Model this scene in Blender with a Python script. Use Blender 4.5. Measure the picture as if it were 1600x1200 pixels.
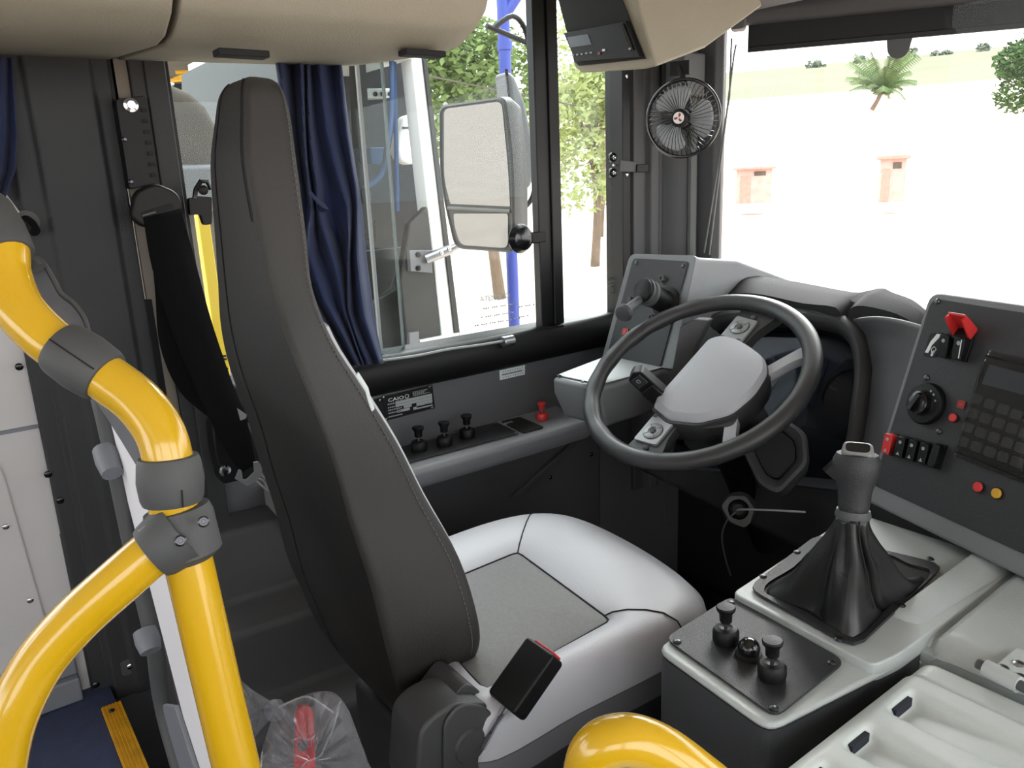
import bpy, bmesh, math, random
from mathutils import Vector, Matrix, Quaternion
random.seed(7)
for _o in list(bpy.data.objects): bpy.data.objects.remove(_o)
scene = bpy.context.scene
COL = scene.collection
V = Vector

# ------------------------------------------------------------------ camera
# world: X to the right of the bus (driver's side wall at X = 0), Y forward, Z up, metres; driver's floor at Z = 0
FPX = 1220.0
_y = V((1700, -388, FPX)).normalized()
_d = V((196, 4694, FPX)); _d = (_d - _d.dot(_y) * _y).normalized()
_z = -_d
_x = _y.cross(_z)
CAM = V((1.45, 0.0, 1.15))
RM = Matrix((_x, _y, _z))                       # camera (x right, y down, z forward) -> world
cam_d = bpy.data.cameras.new('camera'); cam = bpy.data.objects.new('camera', cam_d); COL.objects.link(cam)
cam_d.sensor_width = 36.0; cam_d.lens = 36.0 * FPX / 1600.0; cam_d.clip_start = 0.02; cam_d.clip_end = 2000
_r = RM @ V((1, 0, 0)); _u = RM @ V((0, -1, 0)); _b = RM @ V((0, 0, -1))
cam.matrix_world = Matrix(((_r.x, _u.x, _b.x, CAM.x), (_r.y, _u.y, _b.y, CAM.y), (_r.z, _u.z, _b.z, CAM.z), (0, 0, 0, 1)))
scene.camera = cam

# ------------------------------------------------------------------ light: a bright overcast sky
world = bpy.data.worlds.new('world'); scene.world = world; world.use_nodes = True
bg = world.node_tree.nodes['Background']
bg.inputs[0].default_value = (0.965, 0.985, 1.0, 1); bg.inputs[1].default_value = 4.6
sun_d = bpy.data.lights.new('sun', 'SUN'); sun = bpy.data.objects.new('sun', sun_d); COL.objects.link(sun)
sun_d.energy = 11.0; sun_d.angle = math.radians(45); sun_d.color = (1.0, 0.985, 0.965)
sun.rotation_euler = V((0.42, -0.64, -0.64)).to_track_quat('-Z', 'Y').to_euler()
vs = scene.view_settings
vs.view_transform = 'Standard'; vs.look = 'None'; vs.gamma = 1.0; vs.use_curve_mapping = False
vs.exposure = 0.0
try:
    scene.cycles.max_bounces = 10; scene.cycles.diffuse_bounces = 6; scene.cycles.transparent_max_bounces = 24
    scene.cycles.use_denoising = True; scene.cycles.sample_clamp_indirect = 6.0; scene.cycles.caustics_reflective = False
except Exception: pass

# ------------------------------------------------------------------ measuring: a sight line of the photo met with a plane of the place
def ray(px, py): return RM @ V((px - 800, py - 600, FPX))
def hit(px, py, p, n):
    r = ray(px, py); n = V(n); return CAM + r * (n.dot(V(p) - CAM) / n.dot(r))
def ux(px, py, x=0.0): return hit(px, py, (x, 0, 0), (1, 0, 0))
def uy(px, py, y): return hit(px, py, (0, y, 0), (0, 1, 0))
def uz(px, py, z): return hit(px, py, (0, 0, z), (0, 0, 1))
def ud(px, py, d): return CAM + ray(px, py) * (d / FPX)

# ------------------------------------------------------------------ materials
def lin(c): return tuple((x / 255 / 12.92 if x / 255 <= .04045 else ((x / 255 + .055) / 1.055) ** 2.4) for x in c) + (1,)
MATS = {}
def mat(name, rgb, rough=.5, metal=0, grain=0, gscale=400, var=0.0, vscale=6, coat=0, spec=.5, emit=0, sheen=0, rgb2=None):
    m = bpy.data.materials.new(name); m.use_nodes = True; nt = m.node_tree; p = nt.nodes['Principled BSDF']
    c = lin(rgb)
    p.inputs['Base Color'].default_value = c; p.inputs['Roughness'].default_value = rough; p.inputs['Metallic'].default_value = metal
    p.inputs['Specular IOR Level'].default_value = spec; p.inputs['Coat Weight'].default_value = coat; p.inputs['Coat Roughness'].default_value = .08
    if sheen: p.inputs['Sheen Weight'].default_value = sheen
    tc = nt.nodes.new('ShaderNodeTexCoord')
    if var or rgb2:
        n = nt.nodes.new('ShaderNodeTexNoise'); n.inputs['Scale'].default_value = vscale; n.inputs['Detail'].default_value = 4
        nt.links.new(tc.outputs['Object'], n.inputs['Vector'])
        r = nt.nodes.new('ShaderNodeValToRGB'); r.color_ramp.elements[0].position = .3; r.color_ramp.elements[1].position = .7
        c2 = lin(rgb2) if rgb2 else c
        r.color_ramp.elements[0].color = tuple(x * (1 - var) for x in c[:3]) + (1,); r.color_ramp.elements[1].color = tuple(min(1, x * (1 + var)) for x in c2[:3]) + (1,)
        nt.links.new(n.outputs['Fac'], r.inputs['Fac']); nt.links.new(r.outputs['Color'], p.inputs['Base Color'])
    if grain:
        n = nt.nodes.new('ShaderNodeTexNoise'); n.inputs['Scale'].default_value = gscale; n.inputs['Detail'].default_value = 2
        nt.links.new(tc.outputs['Object'], n.inputs['Vector'])
        b = nt.nodes.new('ShaderNodeBump'); b.inputs['Strength'].default_value = grain; b.inputs['Distance'].default_value = .002
        nt.links.new(n.outputs['Fac'], b.inputs['Height']); nt.links.new(b.outputs['Normal'], p.inputs['Normal'])
    if emit: p.inputs['Emission Color'].default_value = c; p.inputs['Emission Strength'].default_value = emit
    MATS[name] = m; return m
def glass(name, tint=(255, 255, 255), refl=.06, rough=.0, dust=0.0, dustc=(200, 200, 195)):
    m = bpy.data.materials.new(name); m.use_nodes = True; nt = m.node_tree; nt.nodes.clear()
    o = nt.nodes.new('ShaderNodeOutputMaterial'); t = nt.nodes.new('ShaderNodeBsdfTransparent'); g = nt.nodes.new('ShaderNodeBsdfGlossy')
    t.inputs[0].default_value = lin(tint); g.inputs['Roughness'].default_value = rough
    lw = nt.nodes.new('ShaderNodeFresnel'); ge = nt.nodes.new('ShaderNodeNewGeometry'); mi = nt.nodes.new('ShaderNodeMath'); mi.operation = 'MULTIPLY_ADD'
    mi.inputs[1].default_value = 1 / 1.24 - 1.24; mi.inputs[2].default_value = 1.24       # thin sheet: the same reflectance from both faces
    nt.links.new(ge.outputs['Backfacing'], mi.inputs[0]); nt.links.new(mi.outputs[0], lw.inputs[0])
    mx = nt.nodes.new('ShaderNodeMixShader'); nt.links.new(lw.outputs[0], mx.inputs[0])
    nt.links.new(t.outputs[0], mx.inputs[1]); nt.links.new(g.outputs[0], mx.inputs[2])
    last = mx
    if dust:
        d = nt.nodes.new('ShaderNodeBsdfDiffuse'); d.inputs[0].default_value = lin(dustc)
        tr = nt.nodes.new('ShaderNodeBsdfTranslucent'); tr.inputs[0].default_value = lin(dustc)
        ds = nt.nodes.new('ShaderNodeAddShader'); nt.links.new(d.outputs[0], ds.inputs[0]); nt.links.new(tr.outputs[0], ds.inputs[1])
        n = nt.nodes.new('ShaderNodeTexNoise'); n.inputs['Scale'].default_value = 9; n.inputs['Detail'].default_value = 6
        tc = nt.nodes.new('ShaderNodeTexCoord'); nt.links.new(tc.outputs['Object'], n.inputs['Vector'])
        mm = nt.nodes.new('ShaderNodeMath'); mm.operation = 'MULTIPLY'; mm.inputs[1].default_value = dust * 2
        nt.links.new(n.outputs['Fac'], mm.inputs[0])
        m2 = nt.nodes.new('ShaderNodeMixShader'); nt.links.new(mm.outputs[0], m2.inputs[0]); nt.links.new(mx.outputs[0], m2.inputs[1]); nt.links.new(ds.outputs[0], m2.inputs[2]); last = m2
    nt.links.new(last.outputs[0], o.inputs[0]); MATS[name] = m; return m

mat('dash', (116, 118, 120), .45, grain=.25, gscale=700, var=.06)
mat('dash_dark', (60, 60, 62), .55, grain=.25, gscale=700, var=.05)
mat('trim', (42, 43, 45), .62, grain=.35, gscale=500, var=.06)
mat('trim_dark', (72, 72, 74), .6, grain=.3, gscale=500, var=.05)
mat('ledge', (134, 135, 139), .5, grain=.3, gscale=600)
mat('lid', (190, 196, 193), .42, grain=.2, gscale=600, var=.04)
mat('deck', (176, 181, 180), .45, grain=.3, gscale=600, var=.05)
mat('black', (13, 13, 14), .5, spec=.3, grain=.12, gscale=600)
mat('black_gloss', (14, 14, 15), .18, spec=.6)
mat('black_matte', (15, 15, 16), .8)
mat('plate', (38, 38, 40), .38, grain=.5, gscale=900, var=.08)
mat('leather_dark', (40, 38, 36), .62, grain=.25, gscale=350, var=.06)
mat('leather_back', (17, 16, 15), .65, grain=.25, gscale=350, var=.06)
mat('leather_grey', (178, 178, 184), .5, grain=.15, gscale=350, var=.03)
mat('fabric_grey', (130, 130, 130), .85, grain=.4, gscale=1500, var=.05, vscale=200)
mat('boot', (20, 20, 20), .38, grain=.12, gscale=300)
mat('stitch', (95, 93, 90), .9)
mat('seam', (22, 22, 23), .9)
mat('yellow', (208, 164, 22), .22, coat=.6, var=.03)
mat('yellow_worn', (205, 150, 20), .5, var=.15, vscale=30, grain=.2)
mat('yellow_far', (235, 200, 40), .5)
mat('rubber_grey', (72, 73, 74), .6, grain=.15, gscale=700)
mat('rubber_pale', (118, 121, 128), .55, var=.06)
mat('beige', (150, 144, 128), .65, grain=.5, gscale=450, var=.03)
mat('white_panel', (196, 193, 192), .5, var=.03)
mat('white_edge', (236, 235, 238), .5, var=.02)
mat('cream_post', (120, 112, 102), .7, var=.06)
mat('curtain', (22, 37, 76), .85, grain=.4, gscale=900, sheen=.08, var=.08)
mat('vinyl_blue', (50, 58, 86), .55, grain=.3, gscale=300, var=.12, vscale=40)
mat('webbing', (9, 9, 12), .8, spec=.12, grain=.4, gscale=1500)
mat('chrome', (205, 205, 210), .15, 1)
mat('steel', (165, 165, 168), .32, 1)
mat('screw', (90, 90, 94), .35, 1)
mat('red', (196, 40, 46), .4, spec=.4)
mat('red_dark', (150, 34, 26), .4)
mat('red_soft', (205, 52, 52), .35)
mat('amber', (205, 155, 45), .35)
mat('white', (225, 225, 225), .5)
mat('paper', (205, 212, 212), .6)
mat('ink', (40, 60, 100), .7)
mat('print_grey', (150, 155, 155), .6)
mat('wheel', (50, 50, 51), .42, grain=.15, gscale=900)
mat('hub_pad', (170, 171, 176), .42, grain=.2, gscale=900, var=.03)
mat('silver', (150, 151, 152), .35, .4)
mat('fan_blade', (150, 154, 158), .3)
mat('alu_black', (16, 16, 17), .45, spec=.3)
mat('alu_grey', (95, 98, 96), .45, .2)
mat('mirror_glass', (132, 134, 136), .02, 1)
mat('housing', (104, 106, 110), .4, var=.05)
mat('bus_white', (226, 228, 226), .35)
mat('bus_dark', (34, 34, 34), .45, var=.15, vscale=3)
mat('bus_blue', (30, 66, 110), .45)
mat('pole_blue', (56, 72, 158), .45)
mat('bus_inside', (24, 26, 30), .8, var=.2, vscale=4)
mat('concrete', (196, 182, 170), .9, spec=.1, var=.06, vscale=2)
mat('grass', (114, 116, 100), .95, spec=0, var=.08, vscale=.05)
mat('leaf', (112, 132, 80), .8, spec=.1, var=.25, vscale=2)
mat('leaf_dark', (62, 86, 48), .8, spec=.1, var=.25, vscale=2)
mat('palm', (104, 122, 84), .8, spec=.1, var=.2, vscale=2)
mat('leaf_pale', (158, 168, 112), .8, spec=.1, var=.2, vscale=2)
mat('leaf_hazed', (118, 126, 112), .9, spec=0)  # distance haze mixed into the leaf colour
mat('hood', (44, 44, 46), .8, spec=.2, grain=.3, gscale=700)
mat('console_shaded', (58, 59, 62), .55, grain=.25, gscale=600)  # same plastic as the deck, darkened: shade on the console sides is painted in
mat('bolster_shaded', (104, 104, 108), .5, grain=.15, gscale=350)  # same grey vinyl, with the shade on the cushion's side put into its colour
mat('slot_dark', (16, 20, 36), .7)
mat('bark', (110, 92, 76), .9, var=.2)
mat('brick', (186, 150, 142), .85, var=.12, vscale=3)
mat('roof_tile', (176, 132, 120), .85, var=.12)
mat('shed_grey', (84, 78, 70), .9, var=.25, vscale=3)
mat('ceiling', (190, 187, 180), .7)
mat('wall_grey', (86, 87, 90), .6, grain=.35, gscale=500, var=.05)
mat('wall_inner', (150, 148, 144), .6, var=.03)
mat('gauge', (72, 75, 84), .3)
mat('gauge_panel', (78, 80, 84), .5, grain=.2)
glass('window_glass', (236, 240, 240), dust=.005)
glass('window_glass_dirty', (225, 230, 230), dust=.012, dustc=(120, 115, 108))
glass('windshield_glass', (246, 248, 247), dust=.0)
glass('gauge_glass', (205, 208, 214), rough=.05)
glass('acrylic', (150, 152, 156), rough=.15, dust=.38, dustc=(140, 142, 148))
glass('bag', (236, 236, 238), rough=.08, dust=.16, dustc=(205, 207, 211))
glass('cover_film', (200, 200, 200), rough=.5, dust=.03, dustc=(170, 165, 155))

# ------------------------------------------------------------------ geometry helpers: every function returns (verts, faces)
def add(*gs):
    vs_, fs = [], []
    for g in gs:
        k = len(vs_); vs_ += g[0]; fs += [tuple(i + k for i in f) for f in g[1]]
    return vs_, fs
class Fr:
    def __init__(s, o, u=(1, 0, 0), v=(0, 1, 0), n=None):
        s.o = V(o); s.u = V(u).normalized(); v = V(v); s.v = (v - v.dot(s.u) * s.u).normalized(); s.n = V(n).normalized() if n is not None else s.u.cross(s.v)
    def p(s, a, b, c=0): return s.o + s.u * a + s.v * b + s.n * c
    def at(s, a, b, c=0): return Fr(s.p(a, b, c), s.u, s.v, s.n)
    def uv(s, px, py, c=0):
        q = hit(px, py, s.p(0, 0, c), s.n) - s.o; return q.dot(s.u), q.dot(s.v)
    def rot(s, ang):
        c_, s_ = math.cos(ang), math.sin(ang); return Fr(s.o, s.u * c_ + s.v * s_, s.v * c_ - s.u * s_, s.n)
WORLD = Fr((0, 0, 0))
def box(x0, x1, y0, y1, z0, z1, fr=WORLD):
    vs_ = [fr.p(a, b, c) for c in (z0, z1) for a, b in ((x0, y0), (x1, y0), (x1, y1), (x0, y1))]
    return vs_, [(3, 2, 1, 0), (4, 5, 6, 7), (0, 1, 5, 4), (1, 2, 6, 5), (2, 3, 7, 6), (3, 0, 4, 7)]
def loft(rings, caps=True, closed=True, loop=False):
    n = len(rings[0]); vs_ = [V(p) for r in rings for p in r]; fs = []
    m = len(rings)
    for i in range(m if loop else m - 1):
        j = (i + 1) % m
        for k in range(n if closed else n - 1):
            l = (k + 1) % n; fs.append((i * n + k, i * n + l, j * n + l, j * n + k))
    if caps and closed and not loop: fs += [tuple(range(n - 1, -1, -1)), tuple((m - 1) * n + k for k in range(n))]
    return vs_, fs
def prism(pts, c0, c1, fr=WORLD): return loft([[fr.p(a, b, c0) for a, b in pts], [fr.p(a, b, c1) for a, b in pts]])
def slab(pts3, ext):
    ext = V(ext); return loft([[V(p) for p in pts3], [V(p) + ext for p in pts3]])
def rpoly(pts, r, seg=4):
    n = len(pts); out = []
    for i in range(n):
        p, a, b = V(pts[i]).to_2d(), V(pts[i - 1]).to_2d(), V(pts[(i + 1) % n]).to_2d()
        rr = r[i] if isinstance(r, (list, tuple)) else r
        da, db = (a - p), (b - p); la, lb = da.length, db.length
        if rr <= 0 or la < 1e-9 or lb < 1e-9: out.append((p.x, p.y)); continue
        da /= la; db /= lb
        k = min(rr, la * .49, lb * .49)
        s0, s1 = p + da * k, p + db * k
        for j in range(seg + 1):
            t = j / seg; q = s0 * (1 - t) ** 2 + p * 2 * t * (1 - t) + s1 * t * t; out.append((q.x, q.y))
    return out
def rrect(w, h, r, seg=4, cx=0, cy=0):
    return rpoly([(cx - w / 2, cy - h / 2), (cx + w / 2, cy - h / 2), (cx + w / 2, cy + h / 2), (cx - w / 2, cy + h / 2)], r, seg)
def circle(r, n=20, cx=0, cy=0): return [(cx + r * math.cos(2 * math.pi * k / n), cy + r * math.sin(2 * math.pi * k / n)) for k in range(n)]
def lathe(prof, fr, n=24):
    rings = [[fr.p(r * math.cos(2 * math.pi * k / n), r * math.sin(2 * math.pi * k / n), h) for k in range(n)] for r, h in prof]
    return loft(rings)
def cat(pts, k=6, closed=False):
    P = [V(p) for p in pts]; n = len(P); out = []
    for i in range(n if closed else n - 1):
        if closed: a, b, c, d = P[i - 1], P[i], P[(i + 1) % n], P[(i + 2) % n]
        else: a, b, c, d = P[max(i - 1, 0)], P[i], P[i + 1], P[min(i + 2, n - 1)]
        for j in range(k):
            t = j / k
            out.append(.5 * ((2 * b) + (c - a) * t + (2 * a - 5 * b + 4 * c - d) * t * t + (3 * b - a - 3 * c + d) * t ** 3))
    if not closed: out.append(P[-1].copy())
    return out
def tube(pts, r, n=10, closed=False, flat=None):
    P = [V(p) for p in pts]; m = len(P); rings = []; prev = None
    for i in range(m):
        t = (P[(i + 1) % m] - P[i - 1]) if closed else (P[min(i + 1, m - 1)] - P[max(i - 1, 0)])
        t.normalize()
        if prev is None: a = t.orthogonal().normalized() if flat is None else (V(flat) - V(flat).dot(t) * t).normalized()
        else: a = (prev - prev.dot(t) * t).normalized()
        prev = a; b = t.cross(a); rr = r[i] if isinstance(r, (list, tuple)) else r
        rx, ry = rr if isinstance(rr, tuple) else (rr, rr)
        rings.append([P[i] + a * (rx * math.cos(2 * math.pi * k / n)) + b * (ry * math.sin(2 * math.pi * k / n)) for k in range(n)])
    return loft(rings, loop=closed)
def cyl(p0, p1, r, n=16, r1=None):
    p0, p1 = V(p0), V(p1); t = (p1 - p0); L = t.length; t.normalize(); a = t.orthogonal().normalized()
    return lathe([(r, 0), (r if r1 is None else r1, L)], Fr(p0, a, t.cross(a), t), n)
def ball(c, r, nu=16, nv=10, sc=(1, 1, 1), fr=None):
    fr = fr or Fr(c); rings = []
    for i in range(1, nv):
        th = math.pi * i / nv
        rings.append([fr.p(r * sc[0] * math.sin(th) * math.cos(2 * math.pi * k / nu), r * sc[1] * math.sin(th) * math.sin(2 * math.pi * k / nu), -r * sc[2] * math.cos(th)) for k in range(nu)])
    return loft(rings)
def surf(fn, nu, nv):
    vs_ = [V(fn(i / nu, j / nv)) for j in range(nv + 1) for i in range(nu + 1)]
    return vs_, [(j * (nu + 1) + i, j * (nu + 1) + i + 1, (j + 1) * (nu + 1) + i + 1, (j + 1) * (nu + 1) + i) for j in range(nv) for i in range(nu)]

# ------------------------------------------------------------------ objects
def T(name, label, cat_, loc=(0, 0, 0), group=None):
    o = bpy.data.objects.new(name, None); COL.objects.link(o); o.location = V(loc); o.empty_display_size = .05
    o['label'] = label; o['category'] = cat_
    if group: o['group'] = group
    o['_w'] = tuple(V(loc)); return o
def mk(name, geo, m, parent=None, bev=0, seg=2, ang=35, flip=False, solid=0, sub=0, label=None, category=None, kind=None, group=None, origin=None, flat=False):
    me = bpy.data.meshes.new(name)
    off = V(parent['_w']) if parent is not None else (V(origin) if origin is not None else V((0, 0, 0)))
    me.from_pydata([tuple(V(p) - off) for p in geo[0]], [], geo[1]); me.validate()
    b = bmesh.new(); b.from_mesh(me); bmesh.ops.recalc_face_normals(b, faces=b.faces); b.to_mesh(me); b.free()
    me.materials.append(MATS[m])
    if not flat:
        me.polygons.foreach_set('use_smooth', [True] * len(me.polygons)); me.set_sharp_from_angle(angle=math.radians(ang))
    o = bpy.data.objects.new(name, me); COL.objects.link(o)
    if parent is not None: o.parent = parent
    else: o.location = off
    o['_w'] = tuple(off)
    if solid:
        s = o.modifiers.new('solid', 'SOLIDIFY'); s.thickness = solid; s.offset = 0
    if sub:
        s = o.modifiers.new('sub', 'SUBSURF'); s.levels = sub; s.render_levels = sub
    if bev:
        bm_ = o.modifiers.new('bevel', 'BEVEL'); bm_.width = bev; bm_.segments = seg; bm_.limit_method = 'ANGLE'; bm_.angle_limit = math.radians(35); bm_.harden_normals = True
    if label: o['label'] = label
    if category: o['category'] = category
    if kind: o['kind'] = kind
    if group: o['group'] = group
    return o
def struct(name, geo, m, label=None, **k):
    return mk(name, geo, m, kind='structure', label=label or name.replace('_', ' ') + ' of the driver cab', **k)
def textmesh(s, size, fr, m, parent, name='lettering', depth=.0004, align='LEFT', wscale=1.0):
    cu = bpy.data.curves.new(name, 'FONT'); cu.body = s; cu.size = size; cu.extrude = depth / 2; cu.align_x = align; cu.resolution_u = 2
    o = bpy.data.objects.new(name, cu); COL.objects.link(o)
    bpy.context.view_layer.update()
    me = bpy.data.meshes.new_from_object(o.evaluated_get(bpy.context.evaluated_depsgraph_get())); bpy.data.objects.remove(o); bpy.data.curves.remove(cu)
    vs_ = [fr.p(v.co.x * wscale, v.co.y, v.co.z + depth / 2) for v in me.vertices]; fs = [tuple(p.vertices) for p in me.polygons]
    bpy.data.meshes.remove(me)
    return mk(name, (vs_, fs), m, parent, flat=True)
def screw(fr, parent, r=.0045, m='screw', name='screw'):
    return mk(name, lathe([(r, 0), (r, .001), (r * .75, .0022), (r * .3, .0026)], fr, 12), m, parent)
def dup(root, delta, label=None):
    r = root.copy(); COL.objects.link(r); r.location = V(root.location) + V(delta)
    if label: r['label'] = label
    for ch in list(root.children):
        c = ch.copy(); COL.objects.link(c); c.parent = r
        for g in ch.children:
            d = g.copy(); COL.objects.link(d); d.parent = c
    return r
# ================================================================== the setting: bus shell
struct('floor', add(box(0, 2.5, -5, 1.95, -.40, -.35), box(0, .86, .20, 1.62, -.35, 0.0)), 'black_matte', 'dark floor of the cab with the raised driver platform')
struct('floor.001', box(-.02, .74, -3.0, .128, -.35, .30), 'vinyl_blue', 'blue speckled vinyl platform behind the partition')
struct('ceiling', box(-.1, 2.6, -5, 1.75, 1.98, 2.04), 'ceiling', 'pale ceiling of the bus')
struct('wall_left', add(box(-.06, 0, .30, 1.75, -.40, .745), box(-.06, -.002, .10, .31, -.40, .60), box(-.06, 0, .30, 1.62, 1.75, 2.0)), 'wall_grey', 'dark grey textured wall below the driver window')
struct('wall_left.001', add(box(-.06, -.004, -5, .115, -.40, .99), box(-.06, -.004, -5, .115, 1.7, 2.0), *[box(-.06, -.004, y, y + .12, .99, 1.7) for y in (-4.9, -3.6, -2.3, -1.2)]), 'white_panel', 'off-white side wall panel behind the grey pillar')
struct('wall_right', add(box(2.45, 2.55, -5, .45, -.4, .85), box(2.45, 2.55, -5, 1.7, 1.75, 2.0), box(2.45, 2.55, .35, .45, .8, 1.8), box(2.45, 2.55, 1.5, 1.75, -.4, 1.8), box(2.45, 2.55, -5, -2.6, .8, 1.8), box(2.45, 2.55, -1.0, -.9, .8, 1.8)), 'wall_inner', 'side wall with a passenger window and the open front doorway')
struct('wall_rear', add(box(0, 2.5, -3.35, -3.3, -.4, .72), box(0, 2.5, -3.35, -3.3, 1.78, 2.0)), 'wall_inner', 'rear wall of the bus with a wide window')
struct('wall_front', add(box(-.06, 2.5, 1.66, 1.70, -.40, .72)), 'black_matte', 'black front bulkhead below the windshield')

# grey ribbed pillar trim on the left wall
def pillar_profile(z):
    pts = [(0, .100), (.012, .104), (.012, .128), (.022, .136), (.022, .165), (.028, .172), (.028, .258), (.018, .266), (.018, .288), (0, .292)]
    return [V((x, y, z)) for x, y in pts]
struct('trim_1', loft([pillar_profile(.27), pillar_profile(1.98)]), 'trim', 'wide dark grey ribbed pillar trim on the side wall', bev=.003)
struct('trim_2', box(-.05, .010, -.16, .100, 1.0, 1.98), 'trim', 'grey upper corner trim beside the pillar', bev=.004)
tr1 = bpy.data.objects['trim_1']
for px, py in ((30, 573), (75, 741), (94, 782), (150, 1070), (158, 139)):
    q = ux(px, py, .013); screw(Fr(q, (0, 1, 0), (0, 0, 1)), tr1, .006, 'black_gloss')
for px, py in ((203, 1040),):
    q = ux(px, py, .02); pl = mk('clip_plate', prism(rrect(.03, .03, .006), 0, .003, Fr(q, (0, 1, 0), (0, 0, 1))), 'rubber_grey', tr1); screw(Fr(q + V((.003, 0, 0)), (0, 1, 0), (0, 0, 1)), tr1, .006, 'chrome')
# off-white hatch on the wall panel and pale kick strip at its base
w1 = bpy.data.objects['wall_left.001']
hatch = rpoly([(-.12, .37), (.060, .37), (.040, .745), (-.12, .76)], .02)
mk('hatch', prism(hatch, 0, .006, Fr((-.004, 0, 0), (0, 1, 0), (0, 0, 1), (1, 0, 0))), 'white_panel', w1, bev=.003)
for px, py in ((9, 823), (47, 938)): screw(Fr(ux(px, py, .003), (0, 1, 0), (0, 0, 1)), w1, .005, 'chrome')
mk('joint_strip', box(-.006, 0.000, -.3, .10, .790, .796), 'rubber_pale', w1)
struct('baseboard_left', add(box(0, .030, -2.5, .085, .30, .345), box(0, .016, -2.5, .085, .345, .385)), 'rubber_pale', 'pale grey stepped kick strip at the foot of the wall', bev=.004)
# cream post strip and black window post behind the belt
struct('trim_3', box(-.02, .012, .292, .318, .55, 1.98), 'cream_post', 'cream metal post strip beside the belt rail', bev=.002)
struct('trim_4', add(box(-.02, .018, .318, .350, .5, 1.98), box(-.02, .022, .340, .374, .5, 1.98)), 'trim', 'dark post trim behind the seat belt', bev=.003)
struct('trim_5', box(.004, .014, .262, .30, .55, .98), 'black', 'black strip low on the pillar', bev=.002)
struct('trim_6', box(.0, .012, .262, .30, 1.19, 1.38), 'black', 'black plate high on the pillar', bev=.002)

# dark moulded wheel box with steps behind the seat
prof = [(.002, -.01), (.002, .565), (.075, .555), (.095, .425), (.175, .405), (.195, .275), (.275, .255), (.295, .13), (.37, .11), (.37, -.01)]
st = T('wheel_box', 'dark grey stepped wheel box moulding behind the driver seat', 'moulding', (.2, .3, 0))
mk('body', loft([[V((x, .205, z)) for x, z in prof], [V((x, .60, z - .012)) for x, z in prof]]), 'trim_dark', st, bev=.012, seg=3)

# ------------------------------------------------------------------ driver side window
w = struct('window_1', add(box(-.07, -.012, .372, .388, .80, 1.75), box(-.07, .002, .372, 1.46, .785, .806), box(-.07, .0, .372, 1.46, 1.70, 1.75)), 'alu_black', 'black framed sliding side window beside the driver', bev=.002)
mk('divider_post', add(box(-.021, .004, 1.160, 1.200, .80, 1.75), box(-.06, .010, 1.196, 1.226, .80, 1.75)), 'alu_black', w, bev=.003)
mk('front_post', add(box(-.05, .012, 1.425, 1.452, .80, 1.75)), 'alu_black', w, bev=.002)
for z in (.915, 1.155, 1.385): screw(Fr((.012, 1.44, z), (0, 1, 0), (0, 0, 1)), w, .006, 'chrome')
y0 = ux(603, 89, -.02).y; 
mk('pane', box(-.045, -.041, .385, y0 + .0, .80, 1.72), 'window_glass_dirty', w)
mk('pane_edge', box(-.047, -.039, y0, y0 + .004, .80, 1.72), 'print_grey', w)
mk('pane', box(-.026, -.022, y0 - .06, 1.165, .80, 1.72), 'window_glass', w)
mk('pane_edge', box(-.028, -.020, y0 - .066, y0 - .06, .80, 1.72), 'print_grey', w)
mk('pane', box(-.032, -.028, 1.222, 1.43, .80, 1.72), 'window_glass', w)
# black rubber sill roll
mk('sill_roll', tube([(.006, .40, .768), (.006, 1.0, .768), (.006, 1.47, .772)], [(.042, .028)] * 3, 16, flat=(0, 0, 1)), 'black', w)
mk('corner_catch', add(box(.014, .022, 1.165, 1.215, .795, .808)), 'alu_black', w, bev=.002)
# round catch on the sliding pane
cq = ux(815, 373, -.005)
cf = Fr(cq, (0, 1, 0), (0, 0, 1), (1, 0, 0))
mk('catch', add(lathe([(.016, -.014), (.030, -.012), (.034, -.004), (.026, .010), (.012, .016)], cf, 24)), 'black_gloss', w)
mk('catch_bar', box(-.006, .045, -.013, .013, -.006, .010, cf.at(.02, 0, 0)), 'black', w, bev=.003)
# small lettering stickers on the panes
textmesh('ATENÇÃO', .018, Fr(ux(750, 472, -.020), (0, 1, 0), (0, 0, 1)), 'print_grey', w)
for k, (px, py, n_) in enumerate(((752, 484, 18), (752, 497, 16), (742, 510, 22), (808, 481, 9), (808, 497, 6))):
    q = ux(px, py, -.020); mk('print_line', add(*[box(-.0006, .0006, .006 * j, .006 * j + .004, 0, .003, Fr(q)) for j in range(n_) if (j * 7 + k) % 4]), 'print_grey', w)
textmesh('CAIO', .012, Fr(ux(950, 438, -.026), (0, 1, 0), (0, 0, 1)), 'black', w)
for k in range(4):
    q = ux(952, 444 + 5 * k, -.026); mk('print_line', box(-.0006, .0006, 0, .02 - .004 * (k % 2), 0, .0025, Fr(q)), 'print_grey', w)

# A pillar between the side window and the windshield
def apil(z):
    k = (z - .85) * .03
    pts = [(-.05, 1.463), (.012, 1.463), (.012, 1.500), (.030, 1.508), (.034, 1.530), (.026, 1.545), (.055, 1.560), (.078, 1.585), (.085, 1.61), (.135, 1.615), (.150, 1.63 - k * 0), (.135, 1.66), (-.05, 1.66)]
    return [V((x, y, z)) for x, y in pts]
struct('trim_7', loft([apil(.3), apil(2.0)]), 'trim_dark', 'dark ribbed pillar between side window and windshield', bev=.004)
struct('trim_8', add(tube([(.088, 1.597, .8), (.085, 1.598, 1.15), (.082, 1.598, 1.36)], .013, 10)), 'alu_grey', 'pale grey channel on the windshield pillar')
struct('trim_9', add(box(.06, .12, 1.52, 1.60, 1.33, 1.43)), 'rubber_grey', 'grey bracket cover at the top of the windshield pillar', bev=.006)

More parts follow.
